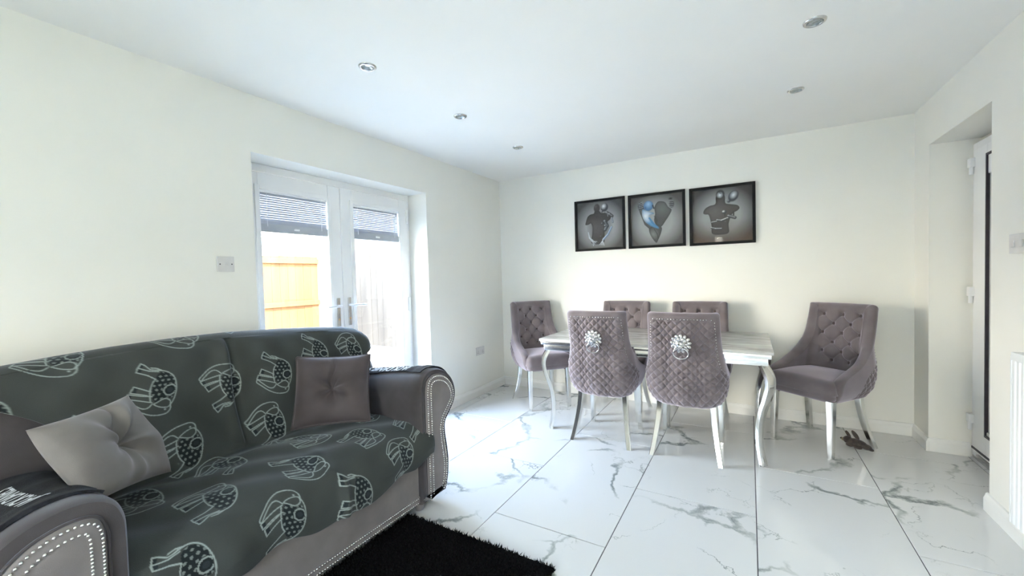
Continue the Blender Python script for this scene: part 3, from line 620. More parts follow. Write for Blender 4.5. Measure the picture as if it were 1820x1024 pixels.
def make_chair(label):
    t = thing('dining_chair', label, 'chair', (0, 0, 0), 0, CHAIRS)
    V, F, at, btn, side, zz = chair_shell()
    o = np_mesh('backrest', V, F, M['chair_velvet'], t); bm = bmesh.new(); bm.from_mesh(o.data); bmesh.ops.remove_doubles(bm, verts=bm.verts, dist=1e-5); bmesh.ops.recalc_face_normals(bm, faces=bm.faces); bm.to_mesh(o.data); bm.free()
    bm = rounded_box(.232, .228, .075, .045, 22, .022)
    for v in bm.verts:
        if v.co.y < 0: v.co.x *= 1 - .14 * min(1, -v.co.y / .22) ** 1.5
        if v.co.z < -.02: v.co.x *= .95; v.co.y *= .96
    bm_obj('seat', bm, M['chair_velvet'], t, (0, .022, .445))
    me = None
    for (x, z) in btn:
        p, nn_ = at(x, z, True, .003)
        if me is None: b = MB().ball((0, 0, 0), (.0115, .0115, .007), 12, 7).build('button', M['button'], t, True, 80); me = b.data
        else: b = bpy.data.objects.new('button', me); link(b, t)
        b.location = p; b.rotation_euler = Vector(nn_).to_track_quat('Z', 'Y').to_euler()
    # stud line round the quilted panel
    pts = [(x, .972) for x in np.arange(-.1683, .1685, .0187)]
    for z in np.arange(.955, .54, -.0187):
        sd = float(np.interp(z, [.36, .52, .58, .64, .70, .80, 1.0], [.36, .36, .28, .210, .192, .182, .174]))
        pts += [(-sd - .004, z), (sd + .004, z)]
    m = MB()
    for (x, z) in pts:
        p, nn_ = at(x, z, False, .0015); m.ball(p, .0048, 7, 5)
    m.build('nailhead_trim', M['dark_chrome'], t, True, 80, kind='stuff')
    # legs
    for sx in (-1, 1):
        path = [((sx * .195, .205, .385), (1, 0, 0), .024, (0, 1, 0), .024), ((sx * .198, .21, .20), (1, 0, 0), .020, (0, 1, 0), .020), ((sx * .200, .215, .0), (1, 0, 0), .0165, (0, 1, 0), .0165)]
        MB().sweep(path, 0).build('leg', M['chrome'], t, True, 30)
        pth = []
        for k in range(9):
            q = k / 8; z = .385 * (1 - q); pth.append(((sx * (.172 + .046 * q ** 1.6), -.135 - .095 * q ** 1.7, z), (1, 0, 0), .021 - .005 * q, (0, 1, .0), .022 - .005 * q))
        MB().sweep(pth, 0).build('leg', M['chrome'], t, True, 30)
    # lion mask knocker with a ring
    c, nn_ = at(0, .815, False, .004); R = Vector(nn_).to_track_quat('Z', 'Y').to_matrix()
    kb = MB()
    def W_(p): q = R @ (Vector(p) * 1.2); return (c[0] + q.x, c[1] + q.y, c[2] + q.z)
    up = R.inverted() @ Vector((0, 0, 1)); ang = math.atan2(up.y, up.x)
    def Q(rad, a, h): return W_((rad * math.cos(ang + a), rad * math.sin(ang + a), h))
    for k in range(13):
        a = 2 * PI * k / 13; kb.ball(Q(.038, a, .006), (.024, .014, .011), 8, 6, R @ Matrix.Rotation(ang + a, 3, 'Z'))
    for k in range(10):
        a = 2 * PI * (k + .5) / 10; kb.ball(Q(.026, a, .012), (.019, .012, .013), 8, 6, R @ Matrix.Rotation(ang + a, 3, 'Z'))
    kb.ball(Q(0, 0, .012), (.034, .029, .026), 12, 8, R); kb.ball(Q(.012, PI, .026), (.013, .017, .013), 10, 8, R); kb.ball(Q(.006, 0, .028), (.012, .005, .007), 8, 6, R @ Matrix.Rotation(ang, 3, 'Z'))
    for a in (.75, -.75): kb.ball(Q(.016, a, .024), (.0055, .0055, .004), 8, 6, R); kb.ball(Q(.030, a * .85, .014), (.008, .006, .007), 8, 6, R)
    k = kb.build('lion_knocker', M['dark_chrome'], t, True, 80)
    rg = MB(); pth = []
    for i in range(28):
        a = 2 * PI * i / 28; b = Vector((0, 0, 0)); pth.append(Vector(Q(.022, PI, .020)) + (R @ Vector((0, 0, 1))) * (.004) + Vector(((R @ Vector((math.cos(ang + PI), math.sin(ang + PI), 0))) * (.034 + .036 * math.cos(a)) + (R @ Vector((math.cos(ang + PI / 2), math.sin(ang + PI / 2), 0))) * .046 * math.sin(a))))
    rg.tube(pth, .0042, 8, closed=True); rg.build('ring', M['dark_chrome'], k, True, 80)
    return t
ch = make_chair('velvet dining chair with quilted back to the camera, left one of the front pair')
ch.location = (1.555, -.955, 0)
dup(ch, (2.150, -.955, 0), 0, 'velvet dining chair with quilted back to the camera, right one of the front pair')
dup(ch, (1.500, -.385, 0), PI, 'velvet dining chair behind the table against the wall, left one of that pair')
dup(ch, (2.150, -.385, 0), PI, 'velvet dining chair behind the table against the wall, right one of that pair')
dup(ch, (2.98, -.435, 0), math.radians(141.5), 'velvet dining chair angled at the right end of the table, near the recess')
dup(ch, (.7135, -.4535, 0), math.radians(-131.6), 'velvet dining chair angled at the left end of the table, in the room corner')

# ------------------------------------------------------------------ dining table
tb = thing('dining_table', 'dining table with grey marble top and curved chrome legs', 'table', (1.85, -.66, 0))
TX, TY, TZ = .82, .455, .762
MB().box((-TX, -TY, TZ - .022), (TX, TY, TZ), .005).build('marble_top', M['table_marble'], tb, True, 30)
m = MB(); m.box((-TX + .012, -TY + .012, TZ - .050), (TX - .012, TY - .012, TZ - .0225), .006); m.build('upper_apron', M['chrome'], tb, True, 30)
m = MB()
a, b, t_ = TX - .03, TY - .03, .02
m.box((-a, -b, TZ - .098), (a, -b + t_, TZ - .052), .006).box((-a, b - t_, TZ - .098), (a, b, TZ - .052), .006).box((-a, -b + t_, TZ - .098), (-a + t_, b - t_, TZ - .052), .006).box((a - t_, -b + t_, TZ - .098), (a, b - t_, TZ - .052), .006)
m.build('lower_apron', M['chrome'], tb, True, 30)
zc = [.672, .655, .62, .575, .52, .44, .35, .25, .15, .07, .02, 0]
oc = [-.005, .006, .028, .044, .043, .020, -.012, -.030, -.032, -.022, -.010, -.006]
wc = [.036, .038, .041, .041, .039, .035, .030, .026, .024, .024, .025, .026]
sp = catmull(list(zip(zc, oc, wc)), 5)
for sx in (-1, 1):
    for sy in (-1, 1):
        dg = Vector((sx * .80, sy * .6, 0)).normalized(); sd = Vector((-dg.y, dg.x, 0)); base = Vector((sx * (TX - .055), sy * (TY - .065), 0)); pth = []
        for i, (z, o, w_) in enumerate(sp):
            j0, j1 = max(0, i - 1), min(len(sp) - 1, i + 1); tg = dg * (sp[j1][1] - sp[j0][1]) + Vector((0, 0, sp[j1][0] - sp[j0][0])); nr = sd.cross(tg).normalized()
            pth.append((base + dg * o + Vector((0, 0, z)), sd, w_, nr, .014))
        MB().sweep(pth, 0).build('leg', M['chrome'], tb, True, 35)

# ------------------------------------------------------------------ soft toy under the right chair
ty = thing('soft_toy', 'small dark plush animal toy lying on floor under right chair', 'toy', (3.19, -.43, 0), math.radians(-37))
def skin_ball(parts, name, mt, parent, vox=.004):
    m = MB()
    for p in parts: m.ball(*p)
    o = m.build(name, mt, parent); r = o.modifiers.new('r', 'REMESH'); r.mode = 'VOXEL'; r.voxel_size = vox; r.use_smooth_shade = True
    return o
def RX(a, ax): return Matrix.Rotation(math.radians(a), 3, ax)
skin_ball([((.0, 0, .030), (.065, .034, .030), 14, 10), ((-.055, 0, .036), (.030, .026, .027), 12, 8), ((.055, .0, .024), (.035, .024, .020), 12, 8), ((.02, -.030, .014), (.030, .012, .012), 10, 8), ((-.03, -.030, .014), (.026, .012, .012), 10, 8), ((.085, .0, .014), (.018, .012, .010), 10, 8)], 'body', M['plush'], ty)
skin_ball([((-.080, 0, .032), (.018, .014, .013), 12, 8)], 'muzzle', M['plush_tan'], ty, .003)
MB().ball((-.097, 0, .034), (.007, .009, .007), 10, 8).build('nose', M['dark'], ty, True, 80)
MB().ball((-.060, .012, .072), (.012, .006, .028), 10, 8, RX(-35, 'Y')).build('ear', M['plush'], ty, True, 80)
MB().ball((-.018, .018, .078), (.016, .008, .036), 10, 8, RX(-38, 'Y')).build('ear', M['plush'], ty, True, 80)

# ------------------------------------------------------------------ sofa
SF = 1.0; AYR = -2.50; AYL = -3.69            # front plane, inner faces of the right and left arm
sofa = thing('sofa', 'charcoal velvet sofa with rolled studded arms in front of the french doors', 'sofa', (.5, -3.1, 0))
sb = Vector((.5, -3.1, 0))
def SP(x, y, z): return (x - sb.x, y - sb.y, z)
arm_ctrl = [(0, .045), (0, .18), (0, .34), (0, .50), (0, .62), (.004, .69), (.028, .745), (.08, .775), (.15, .775), (.225, .745), (.285, .685), (.312, .61), (.300, .545), (.255, .49), (.215, .445), (.212, .39), (.226, .30), (.234, .22), (.226, .13), (.208, .075), (.19, .045)]
arm_cv = catmull(arm_ctrl, 5)                 # (u outward from the inner face, z), first to last
def armz(x, z, side=1): return z - max(0, (z - .45)) / .32 * .085 * (SF - x) / .75 - (.06 * min(1, max(0, (z - .35) / .3)) if side < 0 else 0)     # roll drops a little towards the rear
def arm_y(side, u): return (AYR + u) if side > 0 else (AYL - u)
def offset_poly(P, d):
    P = np.asarray(P); k = len(P); t = np.roll(P, -1, 0) - np.roll(P, 1, 0); t /= np.linalg.norm(t, axis=1, keepdims=True); nrm = np.stack([t[:, 1], -t[:, 0]], 1)
    area = .5 * np.sum(P[:, 0] * np.roll(P[:, 1], -1) - np.roll(P[:, 0], -1) * P[:, 1]); return P + nrm * (-d if area > 0 else d) 
for side in (1, -1):
    xsn = [.13, .16, .30, .5, .7, .85, .93, .97, .99, SF]; rows = []
    for x in xsn:
        inset = .0 if x < .96 else .012 * ((x - .96) / .04) ** 2
        P = offset_poly(arm_cv, inset); rows.append([SP(x, arm_y(side, u), armz(x, z, side)) for u, z in P])
    n = len(arm_cv); V = [p for r in rows for p in r]; F = grid_faces(n, len(rows), 0, True); F += [tuple(range(n)), tuple(range((len(rows) - 1) * n, len(rows) * n))]
    MB().add(V, F).build('arm', M['sofa_velvet'], sofa, True, 50)
    # raised front panel, inset from the roll, with piping and two stud rows
    bi = 0 if side > 0 else .016; P = offset_poly(arm_cv, .034 + bi); P2 = offset_poly(arm_cv, .040 + bi); P3 = offset_poly(arm_cv, .055 + bi)
    az = lambda z: armz(SF, z, side)
    V = [SP(SF - .002, arm_y(side, u), az(z)) for u, z in P] + [SP(SF + .010, arm_y(side, u), az(z)) for u, z in P2] + [SP(SF + .016, arm_y(side, u), az(z)) for u, z in P3]
    F = grid_faces(n, 3, 0, True) + [tuple(range(2 * n, 3 * n))]
    MB().add(V, F).build('arm_panel', M['sofa_panel'], sofa, True, 50)
    MB().tube([SP(SF + .003, arm_y(side, u), az(z)) for u, z in offset_poly(arm_cv, .032 + bi)], .0045, 6, closed=True).build('piping', M['sofa_velvet'], sofa, True, 80)
    m = MB()
    for off, xx in ((.046, SF + .015), (.070, SF + .017)):
        Q = offset_poly(arm_cv, off + bi); Q = Q[2:-4] if off > .06 else Q[1:-2]
        for (u, z) in resample(Q, step=.0125): m.ball(SP(xx, arm_y(side, u), az(z)), .0046, 6, 4)
    m.build('nailhead_trim', M['chrome'], sofa, True, 80, kind='stuff')
    m = MB(); m.lathe([(.022, 0), (.026, .01), (.030, .045)], 14, SP(SF - .06, arm_y(side, .03), 0)); m.lathe([(.022, 0), (.026, .01), (.030, .045)], 14, SP(.2, arm_y(side, .05), 0)); m.build('feet', M['sofa_panel'], sofa, True, 40)
# base front, with ribbon and two rows of studs
m = MB().box(SP(.14, AYL, .05), SP(.975, AYR, .33), .012); m.build('base', M['sofa_panel'], sofa, True, 40)
MB().box(SP(.97, AYL + .002, .060), SP(.981, AYR - .002, .096), .003).build('trim_band', M['sofa_panel'], sofa)
m = MB()
for z in (.066, .091):
    for y in np.arange(AYL + .012, AYR - .008, .0122): m.ball(SP(.982, y, z), .0042, 6, 4)
m.build('nailhead_trim', M['chrome'], sofa, True, 80, kind='stuff')
# back: rounded body behind the throw
ytab = [-4.0, -3.80, -3.66, -3.5, -3.3, -3.07, -2.78, -2.57, -2.41, -2.32, -2.26, -2.215]; ztab = [.985, 1.0, 1.012, 1.022, 1.028, 1.026, 1.010, .992, .975, .955, .925, .87]
def ztop(y): return float(np.interp(y, ytab, ztab))
ys = np.r_[np.linspace(-3.98, -2.3, 60), np.linspace(-2.29, -2.215, 12)]
rows = []
for y in ys:
    z = ztop(y) - .014; e = np.clip((y + 2.30) / .085, 0, 1); dx = .05 * e * e
    pr = catmull([(.13 + dx, .08), (.125 + dx, .6), (.135 + dx, z - .08), (.165 + dx, z - .02), (.235, z), (.295 - dx, z - .03), (.32 - dx, z - .11), (.355 - dx, .70), (.395 - dx, .52), (.40, .40), (.40, .08)], 4)
    rows.append([SP(a, y, b) for a, b in pr])
n = len(rows[0]); F = grid_faces(n, len(rows)) + [tuple(range(n)), tuple(range((len(rows) - 1) * n, len(rows) * n))]
MB().add([p for r in rows for p in r], F).build('back', M['sofa_velvet'], sofa, True, 50)
bm = rounded_box(.285, (AYR - AYL) / 2 + .002, .070, .045, 20, .004); bm_obj('seat_cushion', bm, M['sofa_velvet'], sofa, SP(.69, (AYL + AYR) / 2, .395))

# ---- printed throw over back, seat and front
def throw():
    t = thing('throw_blanket', 'grey green fleece throw printed with white outlined elephants, spread over the sofa', 'blanket', (.5, -3.1, .3))
    Yn = np.r_[np.linspace(-3.70, -2.45, 330)]
    prof = np.array([(.118, .62), (.118, .80), (.122, -.09), (.150, -.02), (.195, .004), (.240, .010), (.290, -.006), (.335, -.045), (.36, -.11), (.385, .74), (.42, .62), (.452, .535), (.478, .507), (.52, .503), (.62, .505), (.75, .503), (.87, .495), (.94, .478), (.985, .448), (1.008, .405), (1.014, .35), (1.012, .300), (1.008, .272)])
    out = []
    return t, Yn, prof
t, Yn, prof = throw()
NV = 660
# sheet runs: u = y, v = arc length from the rear hem to the front hem; at the back the sheet reaches further right (over the back's rounded end)
def sheet(u, v):
    """u 0..1 across (left to right), v array 0..1 -> positions, vectorised over v"""
    pass
ue = np.linspace(0, 1, 430)
def row_profile(y):
    zt = ztop(min(y, -2.225)); P = prof.copy()
    for i in range(2, 9): P[i, 1] += zt
    hem = .272 + .018 * math.sin(y * 9) + .012 * math.sin(y * 23 + 1) + (.035 if y > -2.56 else 0) * min(1, (y + 2.56) / .1) + max(0, -3.35 - y) * .10
    k = np.clip((P[:, 0] - 1.0) / .008, 0, 1) * (P[:, 1] < .4); P[-1, 1] = hem; P[-2, 1] = hem + .028; P[-3, 1] = (hem + .41) / 2
    c = catmull(P, 6); return resample(c, NV)
pos = np.zeros((NV, len(ue), 3)); 
for i, u in enumerate(ue):
    yb = -3.98 + u * (-2.212 + 3.98)          # on the back
    ysx = -3.698 + u * (-2.432 + 3.698)       # on the seat
    Pb = row_profile(yb); Ps = row_profile(ysx)
    x = Pb[:, 0]; 
    f_ = np.clip((np.arange(NV) / NV - .30) / .16, 0, 1); f_ = f_ * f_ * (3 - 2 * f_)
    yy = yb * (1 - f_) + ysx * f_; P = Pb * (1 - f_[:, None]) + Ps * f_[:, None]
    pos[:, i, 0] = P[:, 0]; pos[:, i, 1] = yy; pos[:, i, 2] = P[:, 1]
X, Y, Z = pos[..., 0], pos[..., 1], pos[..., 2]
back = np.clip((.47 - X) / .02, 0, 1) * (Z > .5); frontm = np.clip((X - .98) / .02, 0, 1) * (Z < .46)
arc = np.linspace(0, 1, NV)[:, None] * np.ones_like(X)
# rounded right end of the back
e = np.clip((Y + 2.30) / .088, 0, 1) * (Z > .6); X += np.where(X < .24, 1, -1) * .05 * e * e * np.clip(np.abs(X - .24) / .08, 0, 1)
# folds: crease between the two back cushions, soft waves, wrinkles on the seat and front drop
bf = back * (X > .3)
X += bf * (-.022 * np.exp(-((Y + 3.105) / .014) ** 2) + .014 * np.exp(-((Y + 3.14) / .03) ** 2) + .014 * np.clip((Y + 3.1) / .12, 0, 1) * np.clip((.95 - Z) / .1, 0, 1) * np.clip((-2.42 - Y) / .1, 0, 1))
X += bf * .007 * (np.sin(Y * 11 + Z * 9) + .6 * np.sin(Y * 23 - Z * 17))
seat = np.clip((X - .50) / .05, 0, 1) * (1 - frontm); Z += seat * (.006 * np.sin(Y * 13 + X * 8) + .004 * np.sin(X * 31 - Y * 17) + .012 * np.exp(-((Y + 2.95 + (X - .7) * .3) / .03) ** 2) * np.clip((X - .7) / .2, 0, 1))
X += frontm * (.012 + .012 * np.sin(Y * 8.5 + .5) + .007 * np.sin(Y * 27) ) * np.clip((.46 - Z) / .12, 0, 1)
X += frontm * .020 * np.exp(-((Y + 3.0) / .02) ** 2) * np.clip((.47 - Z) / .05, 0, 1)
# bunched corner over the arm panel at the right front
cr_ = np.exp(-((Y + 2.44) / .06) ** 2) * np.clip((X - .93) / .05, 0, 1); X += cr_ * .016; Y += cr_ * .010 * np.clip((Z - .28) / .05, 0, 1)
V = np.stack([X - .5, Y + 3.1, Z - .3], -1)
# print: elephants drawn in cloth coordinates (metres across, metres along)
dU = np.linalg.norm(np.diff(pos, axis=1), axis=2).mean(1); cv = np.r_[0, np.cumsum(np.linalg.norm(np.diff(pos[:, 190], axis=0), axis=1))]
SU = Y.copy(); SV = cv[:, None] * np.ones_like(Y)
base = np.array((.046, .052, .050)); col = np.ones(X.shape + (3,)) * base
nz = np.zeros_like(X)
for k in range(9): nz += np.sin(SU * rng.uniform(3, 40) + SV * rng.uniform(-40, 40) + k) / 9
col *= (1 + .25 * nz[..., None])
LINE = np.array((.28, .33, .315)); DRK = np.array((.012, .016, .018))
def seg_d(a, b, p, q):
    dx, dy = q[0] - p[0], q[1] - p[1]; tt = np.clip(((a - p[0]) * dx + (b - p[1]) * dy) / (dx * dx + dy * dy + 1e-12), 0, 1); return np.hypot(a - p[0] - tt * dx, b - p[1] - tt * dy)
def polyd(a, b, P): return np.min([seg_d(a, b, P[i], P[i + 1]) for i in range(len(P) - 1)], 0)
def inside(a, b, P):
    r = np.zeros_like(a, bool); k = len(P)
    for i in range(k):
        x1, y1 = P[i]; x2, y2 = P[(i + 1) % k]; c = ((y1 > b) != (y2 > b)) & (a < (x2 - x1) * (b - y1) / (y2 - y1 + 1e-12) + x1); r ^= c
    return r
def EP(P, n=0, closed=False):                # outline points of the printed elephant -> (along the body to the head, up from the feet), metres
    q = [((630 - y) * .000684, (x - 1430) * .000684) for x, y in P]
    return catmull(q, n, closed).tolist() if n else q
body_o = EP([(1440, 762), (1500, 742), (1545, 690), (1563, 610), (1556, 545), (1536, 500)], 4)
head_o = EP([(1536, 500), (1534, 465), (1505, 440), (1430, 440), (1365, 470), (1318, 512), (1286, 545), (1298, 562), (1318, 540), (1368, 494), (1405, 488), (1432, 520)], 3)
ear_o = EP([(1440, 512), (1480, 490), (1526, 488), (1532, 525), (1497, 547), (1450, 522)], 3, True)
belly = EP([(1420, 530), (1411, 600), (1419, 660), (1436, 692)], 3)
legs_o = [EP([(1428, 528), (1360, 548), (1290, 568), (1302, 602), (1370, 582), (1424, 572)]), EP([(1400, 582), (1311, 612), (1326, 656), (1380, 626), (1416, 606)]),
          EP([(1436, 692), (1392, 726), (1333, 755), (1338, 787), (1400, 757), (1450, 748)]), EP([(1342, 790), (1356, 818), (1376, 802), (1404, 768), (1460, 756)])]
toes = [EP([(1290, 568), (1302, 602), (1322, 596), (1314, 562)]), EP([(1311, 612), (1326, 656), (1350, 642), (1336, 604)]), EP([(1333, 755), (1338, 787), (1360, 776), (1354, 746)]), EP([(1342, 790), (1356, 818), (1372, 802), (1360, 784)])]
tail = EP([(1470, 755), (1440, 775), (1410, 780)])
blank = EP([(1428, 560), (1450, 530), (1500, 552), (1540, 545), (1556, 600), (1548, 670), (1505, 728), (1460, 738), (1432, 690), (1422, 620)], 3, True)
RC = EP([(1524, 602)])[0]
def elephant(u0, v0, rot, sc=1.0, flip=1, fade=1.0):
    global col
    near = (np.abs(SU - u0) < .2 * sc) & (np.abs(SV - v0) < .2 * sc)
    ii = np.where(near); 
    if len(ii[0]) == 0: return
    du = (SU[ii] - u0) / sc; dv = (SV[ii] - v0) / sc
    a = du * math.cos(rot) + dv * math.sin(rot); b = (-du * math.sin(rot) + dv * math.cos(rot)) * flip
    c = col[ii]; lw = .0019
    ins = inside(a, b, blank); c[ins] = DRK
    for tz in toes: c[inside(a, b, tz)] = DRK * 1.3
    # dots and ring on the blanket
    r = np.hypot(a - RC[0], b - RC[1])
    dots = (np.hypot(((a * 46) % 1) - .5, (((b * 46) + .5 * np.floor(a * 46)) % 1) - .5) < .26) & ins & (r > .030)
    c[dots] = LINE * .55
    ring = (np.abs(r - .0245) < .0034) & ins; c[ring] = LINE * .8; c[(r < .012) & ins] = DRK * 1.8
    d = polyd(a, b, body_o)
    for P in [belly, head_o, ear_o + [ear_o[0]], tail] + legs_o: d = np.minimum(d, polyd(a, b, P))
    d = np.minimum(d, np.hypot(a - .108, b - .052) * .6)
    k = np.clip((lw * 1.75 - d) / (lw * 1.0), 0, 1)[:, None] * fade; c = c * (1 - k) + LINE * k
    col[ii] = c
vcrease = cv[int(np.argmin(np.abs(pos[:, 190, 0] - .465) + (pos[:, 190, 2] > .6)))]
vtop = cv[int(np.argmax(pos[:, 190, 2]))]
def vb(z): # arc position on the back face for a height
    j = np.where(cv > vtop)[0]; k = j[np.argmin(np.abs(pos[j, 190, 2] - z) + 10 * (pos[j, 190, 0] > .47))]; return cv[k]
def vs(x):
    j = np.where(cv > vcrease)[0]; k = j[np.argmin(np.abs(pos[j, 190, 0] - x) + 10 * (pos[j, 190, 2] < .44))]; return cv[k]
def vf(z):
    j = np.where(cv > vs(.93))[0]; k = j[np.argmin(np.abs(pos[j, 190, 2] - z))]; return cv[k]
R0 = PI / 2
D_, U_ = PI / 2, -PI / 2                      # head towards the floor / towards the top of the back
E_ = [(-3.68, vtop - .0, D_ + .2), (-3.42, vb(.85), D_ + .15), (-3.16, vb(.79), U_ - .05), (-3.28, vtop - .02, D_ + .3), (-3.02, vtop - .09, U_), (-2.92, vb(.83), D_ + .05), (-3.00, vb(.56), U_), (-2.68, vb(.91), D_ + .1), (-2.71, vb(.64), D_ - .1), (-2.44, vb(.90), U_ - .1),
      (-3.62, vb(.70), D_ + .1), (-3.88, vb(.88), D_), (-2.52, vtop - .12, D_ + .1), (-3.36, vb(.555), U_), (-2.42, vb(.62), D_),
      (-2.60, vs(.61), D_ - .6), (-2.93, vs(.62), D_ - .3), (-3.27, vs(.62), U_ - .2), (-3.58, vs(.62), D_), (-2.77, vs(.86), D_ - .5), (-3.10, vs(.86), D_ - .2), (-3.43, vs(.86), U_ + .2), (-2.49, vs(.93), U_ + .2),
      (-2.66, vf(.355), U_ + .1), (-2.95, vf(.33), D_ - .1), (-3.26, vf(.34), U_ + .1), (-3.58, vf(.36), D_ - .1)]
for j, (u0, v0, r0) in enumerate(E_): elephant(u0, v0, r0, .90 + .05 * (j % 3 == 0), -1 if r0 > 0 else 1)
o = np_mesh('throw_cloth', V.reshape(-1, 3), grid_np(len(ue), NV), M['throw'], t, True, col.reshape(-1, 3))
sm_ = o.modifiers.new('thickness', 'SOLIDIFY'); sm_.thickness = .005; sm_.offset = 1

# ---- cushions
def cushion(name, label, corners, mt, thick, piping, crease):
    c = [Vector(p) for p in corners]; ctr = sum(c, Vector()) / 4            # order: u0v1, u1v1, u1v0, u0v0
    ax = ((c[1] - c[0]) + (c[2] - c[3])).normalized(); ay = ((c[0] - c[3]) + (c[1] - c[2])); ay = (ay - ax * ay.dot(ax)).normalized(); nz_ = ax.cross(ay)
    hs = .25 * ((c[1] - c[0]).length + (c[0] - c[3]).length)
    t = thing(name, label, 'cushion', ctr, 0); t.rotation_euler = Matrix((ax, ay, nz_)).transposed().to_euler()
    n = 90; v, u = np.mgrid[-1:1:n * 1j, -1:1:n * 1j]
    Lc = [Matrix((ax, ay, nz_)) @ (q - ctr) for q in c]; uu_ = u * (1 - .06 * (1 - v ** 2) * np.abs(u) ** 3); vv_ = v * (1 - .06 * (1 - u ** 2) * np.abs(v) ** 3)
    Wt = [(1 - uu_) * (1 + vv_) / 4, (1 + uu_) * (1 + vv_) / 4, (1 + uu_) * (1 - vv_) / 4, (1 - uu_) * (1 - vv_) / 4]
    px, py, bz = [sum(w__ * q[i] for w__, q in zip(Wt, Lc)) for i in range(3)]
    th = thick * ((1 - np.abs(u) ** 2.6) * (1 - np.abs(v) ** 2.6)) ** .52
    r = np.hypot(px, py); an = np.arctan2(py, px); dim = np.exp(-(r / .055) ** 1.3)
    wr = sum(a_ * np.cos(k_ * an + p_) for k_, a_, p_ in crease) * np.exp(-r / .14) * (1 - np.exp(-r / .02))
    vly = np.exp(-((px + .01 * np.sin(py * 40)) / .012) ** 2) * np.clip(py / .03, 0, 1) * (py > 0)
    zf = th * (1 - .80 * dim) * (1 - .30 * vly) + wr * thick * .35 * (th > 0.002) + .004 * np.sin(px * 30 + 1) * np.sin(py * 26) * (th / thick); zbk = -th * (1 - .3 * dim)
    bd = (np.abs(u) > .999) | (np.abs(v) > .999); zf[bd] = 0; zbk[bd] = 0; zf = zf + bz; zbk = zbk + bz
    V = np.concatenate([np.stack([px, py, zf], -1).reshape(-1, 3), np.stack([px, py, zbk], -1).reshape(-1, 3)]); F = np.concatenate([grid_np(n, n), grid_np(n, n)[:, ::-1] + n * n])
    o = np_mesh('cover', V, F, mt, t); bm = bmesh.new(); bm.from_mesh(o.data); bmesh.ops.remove_doubles(bm, verts=bm.verts, dist=1e-5); bm.to_mesh(o.data); bm.free()
    MB().ball((0, 0, thick * .17), (.009, .009, .005), 12, 8).build('button', mt, t, True, 80)
    if piping:
        pth = [(px[0, i], py[0, i], bz[0, i]) for i in range(n)] + [(px[i, -1], py[i, -1], bz[i, -1]) for i in range(1, n)] + [(px[-1, i], py[-1, i], bz[-1, i]) for i in range(n - 2, -1, -1)] + [(px[i, 0], py[i, 0], bz[i, 0]) for i in range(n - 2, 0, -1)]
        MB().tube(pth[::2], .0045, 8, closed=True).build('piping', mt, t, True, 80)
    return t
CAM = Vector((2.5405, -4.1241, 1.282))
def pull(P, ks): return [CAM + (Vector(p) - CAM) * k for p, k in zip(P, ks)]
cushion('cushion', 'dark plum grey velvet cushion with pinched centre beside the right sofa arm', pull([(.22, -2.698, .838), (.487, -2.384, .818), (.687, -2.571, .49), (.38, -2.842, .477)], (.925, .925, .955, .955)), M['cushion_dark'], .075, True, [(2, .9, 0), (4, .35, .4), (7, .3, 1)])
cushion('cushion', 'silver grey cushion with pinched centre tilted against the left sofa arm', pull([(.531, -3.798, .83), (.278, -3.472, .827), (.444, -3.397, .504), (.784, -3.714, .616)], (.90, .90, .965, .93)), M['cushion_light'], .068, False, [(4, .6, .9), (5, .5, .3), (9, .25, 2)])

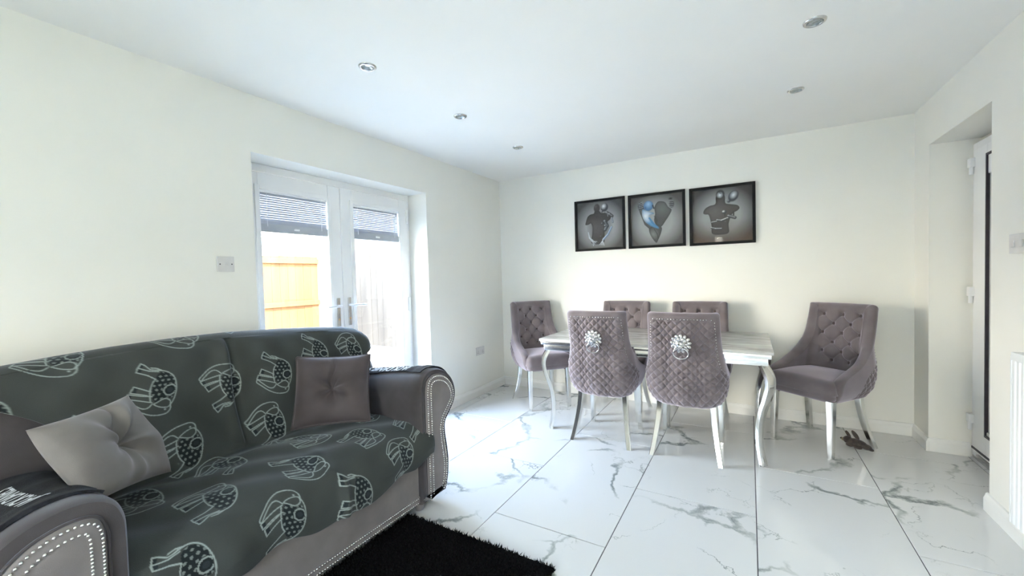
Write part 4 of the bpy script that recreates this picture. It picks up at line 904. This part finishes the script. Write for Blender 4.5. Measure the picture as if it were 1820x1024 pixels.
# ---- black printed towels over the arms
def arm_point(side, x, q, off):
    """q = arc length along the roll measured from the top centre, positive towards the inner face"""
    P = arm_cv; d = np.r_[0, np.cumsum(np.linalg.norm(np.diff(P, axis=0), axis=1))]; top = d[int(np.argmax(P[:, 1] - .0 * P[:, 0]))] + .03
    s = top - q; u = np.interp(s, d, P[:, 0]); z = np.interp(s, d, P[:, 1]); u2 = np.interp(s + .004, d, P[:, 0]); z2 = np.interp(s + .004, d, P[:, 1]); tu, tz = u2 - u, z2 - z; l = math.hypot(tu, tz)
    nu_, nz_ = -tz / l, tu / l; return Vector((x, arm_y(side, u + nu_ * off), armz(x, z, side) + nz_ * off))
def towel(side, xa, xb, q0, q1, label):
    ctr = arm_point(side, (xa + xb) / 2, 0, 0); t = thing('towel', label, 'towel', ctr, 0, 'black towels over the sofa arms'); nx, nq = 60, 36; V = []
    for lay in (.004, .012):
        for j in range(nq):
            for i in range(nx):
                x = xa + (xb - xa) * i / (nx - 1); q = q0 + (q1 - q0) * j / (nq - 1); q_ = q + .006 * math.sin(x * 14)
                o_ = lay + (.0025 * math.sin(x * 37 + q * 25) + .002 * math.sin(x * 90) * (i > nx * .8)) * (lay > .01); V.append(arm_point(side, x, q_, max(o_, .004)) - ctr)
    F = grid_faces(nx, nq) + [tuple(i + nx * nq for i in f) for f in grid_faces(nx, nq)]
    def A(i, j, k): return k * nx * nq + j * nx + i
    for i in range(nx - 1): F += [(A(i, 0, 0), A(i + 1, 0, 0), A(i + 1, 0, 1), A(i, 0, 1)), (A(i, nq - 1, 0), A(i + 1, nq - 1, 0), A(i + 1, nq - 1, 1), A(i, nq - 1, 1))]
    for j in range(nq - 1): F += [(A(0, j, 0), A(0, j + 1, 0), A(0, j + 1, 1), A(0, j, 1)), (A(nx - 1, j, 0), A(nx - 1, j + 1, 0), A(nx - 1, j + 1, 1), A(nx - 1, j, 1))]
    MB().add([tuple(v) for v in V], F).build('cloth', M['towel'], t, True, 60)
    cu = bpy.data.curves.new('lettering', 'FONT'); cu.body = "JACK DANIEL'S"; cu.size = .085; cu.align_x = 'CENTER'; cu.align_y = 'CENTER'; cu.offset = .0016; cu.shear = .15; cu.space_character = .95
    tmp = bpy.data.objects.new('lettering', cu); C.objects.link(tmp); me = bpy.data.meshes.new_from_object(tmp.evaluated_get(bpy.context.evaluated_depsgraph_get())); bpy.data.objects.remove(tmp)
    bm = bmesh.new(); bm.from_mesh(me); bmesh.ops.triangulate(bm, faces=bm.faces)
    w_ = max(v.co.x for v in bm.verts) - min(v.co.x for v in bm.verts); sc = (xb - xa) * (.62 if side > 0 else .55) / w_
    for v in bm.verts:
        lx, ly = v.co.x * sc - (0 if side > 0 else .06), v.co.y * (1 if side > 0 else .7); q = ly * .95 + .018 * (1 - (lx / .22) ** 2)
        v.co = arm_point(side, (xa + xb) / 2 - lx, (q * (.8 if side > 0 else 1) + (.042 if side > 0 else .015)) * side, .0165) - ctr     # reads from the far side: J nearest the arm front
    bm.to_mesh(me); bm.free(); mesh_obj('lettering', me, M['print_white'], t)
    return t
towel(1, .40, .965, -.17, .085, 'black towel with white lettering over the right sofa arm')
towel(-1, .42, .93, -.17, .10, 'black towel with white lettering over the left sofa arm')

# ------------------------------------------------------------------ shag rug
rg = thing('shag_rug', 'black deep pile shag rug on the tiles in front of the sofa', 'rug', (1.365, -3.5, 0))
x0, x1, y0, y1 = -.44, .455, -1.25, .965
m = MB(); m.box((x0 + .02, y0 + .02, .001), (x1 - .02, y1 - .02, .018), .006); m.build('backing', M['rug'], rg)
nt = 60000; cx = rng.uniform(x0 + .012, x1 - .012, nt); cy = rng.uniform(y0 + .012, y1 - .012, nt)
rc = .06; keep = ~(((np.abs(cx - (x0 + x1) / 2) > (x1 - x0) / 2 - rc) & (np.abs(cy - (y0 + y1) / 2) > (y1 - y0) / 2 - rc)) & (np.hypot(np.abs(cx - (x0 + x1) / 2) - ((x1 - x0) / 2 - rc), np.abs(cy - (y0 + y1) / 2) - ((y1 - y0) / 2 - rc)) > rc)); cx, cy = cx[keep], cy[keep]; nt = len(cx)
an = rng.uniform(0, 2 * PI, nt); hh = rng.uniform(.020, .031, nt); ww = rng.uniform(.0028, .005, nt); lx = rng.normal(0, .006, nt); ly = rng.normal(0, .006, nt)
bx = np.cos(an) * ww; by = np.sin(an) * ww; z0 = np.full(nt, .012)
V = np.stack([np.stack([cx - bx, cy - by, z0], -1), np.stack([cx + bx, cy + by, z0], -1), np.stack([cx + lx, cy + ly, hh], -1)], 1).reshape(-1, 3); F = np.arange(3 * nt).reshape(-1, 3)
pl = np_mesh('pile', V, F, M['rug'], rg, False); pl['kind'] = 'stuff'
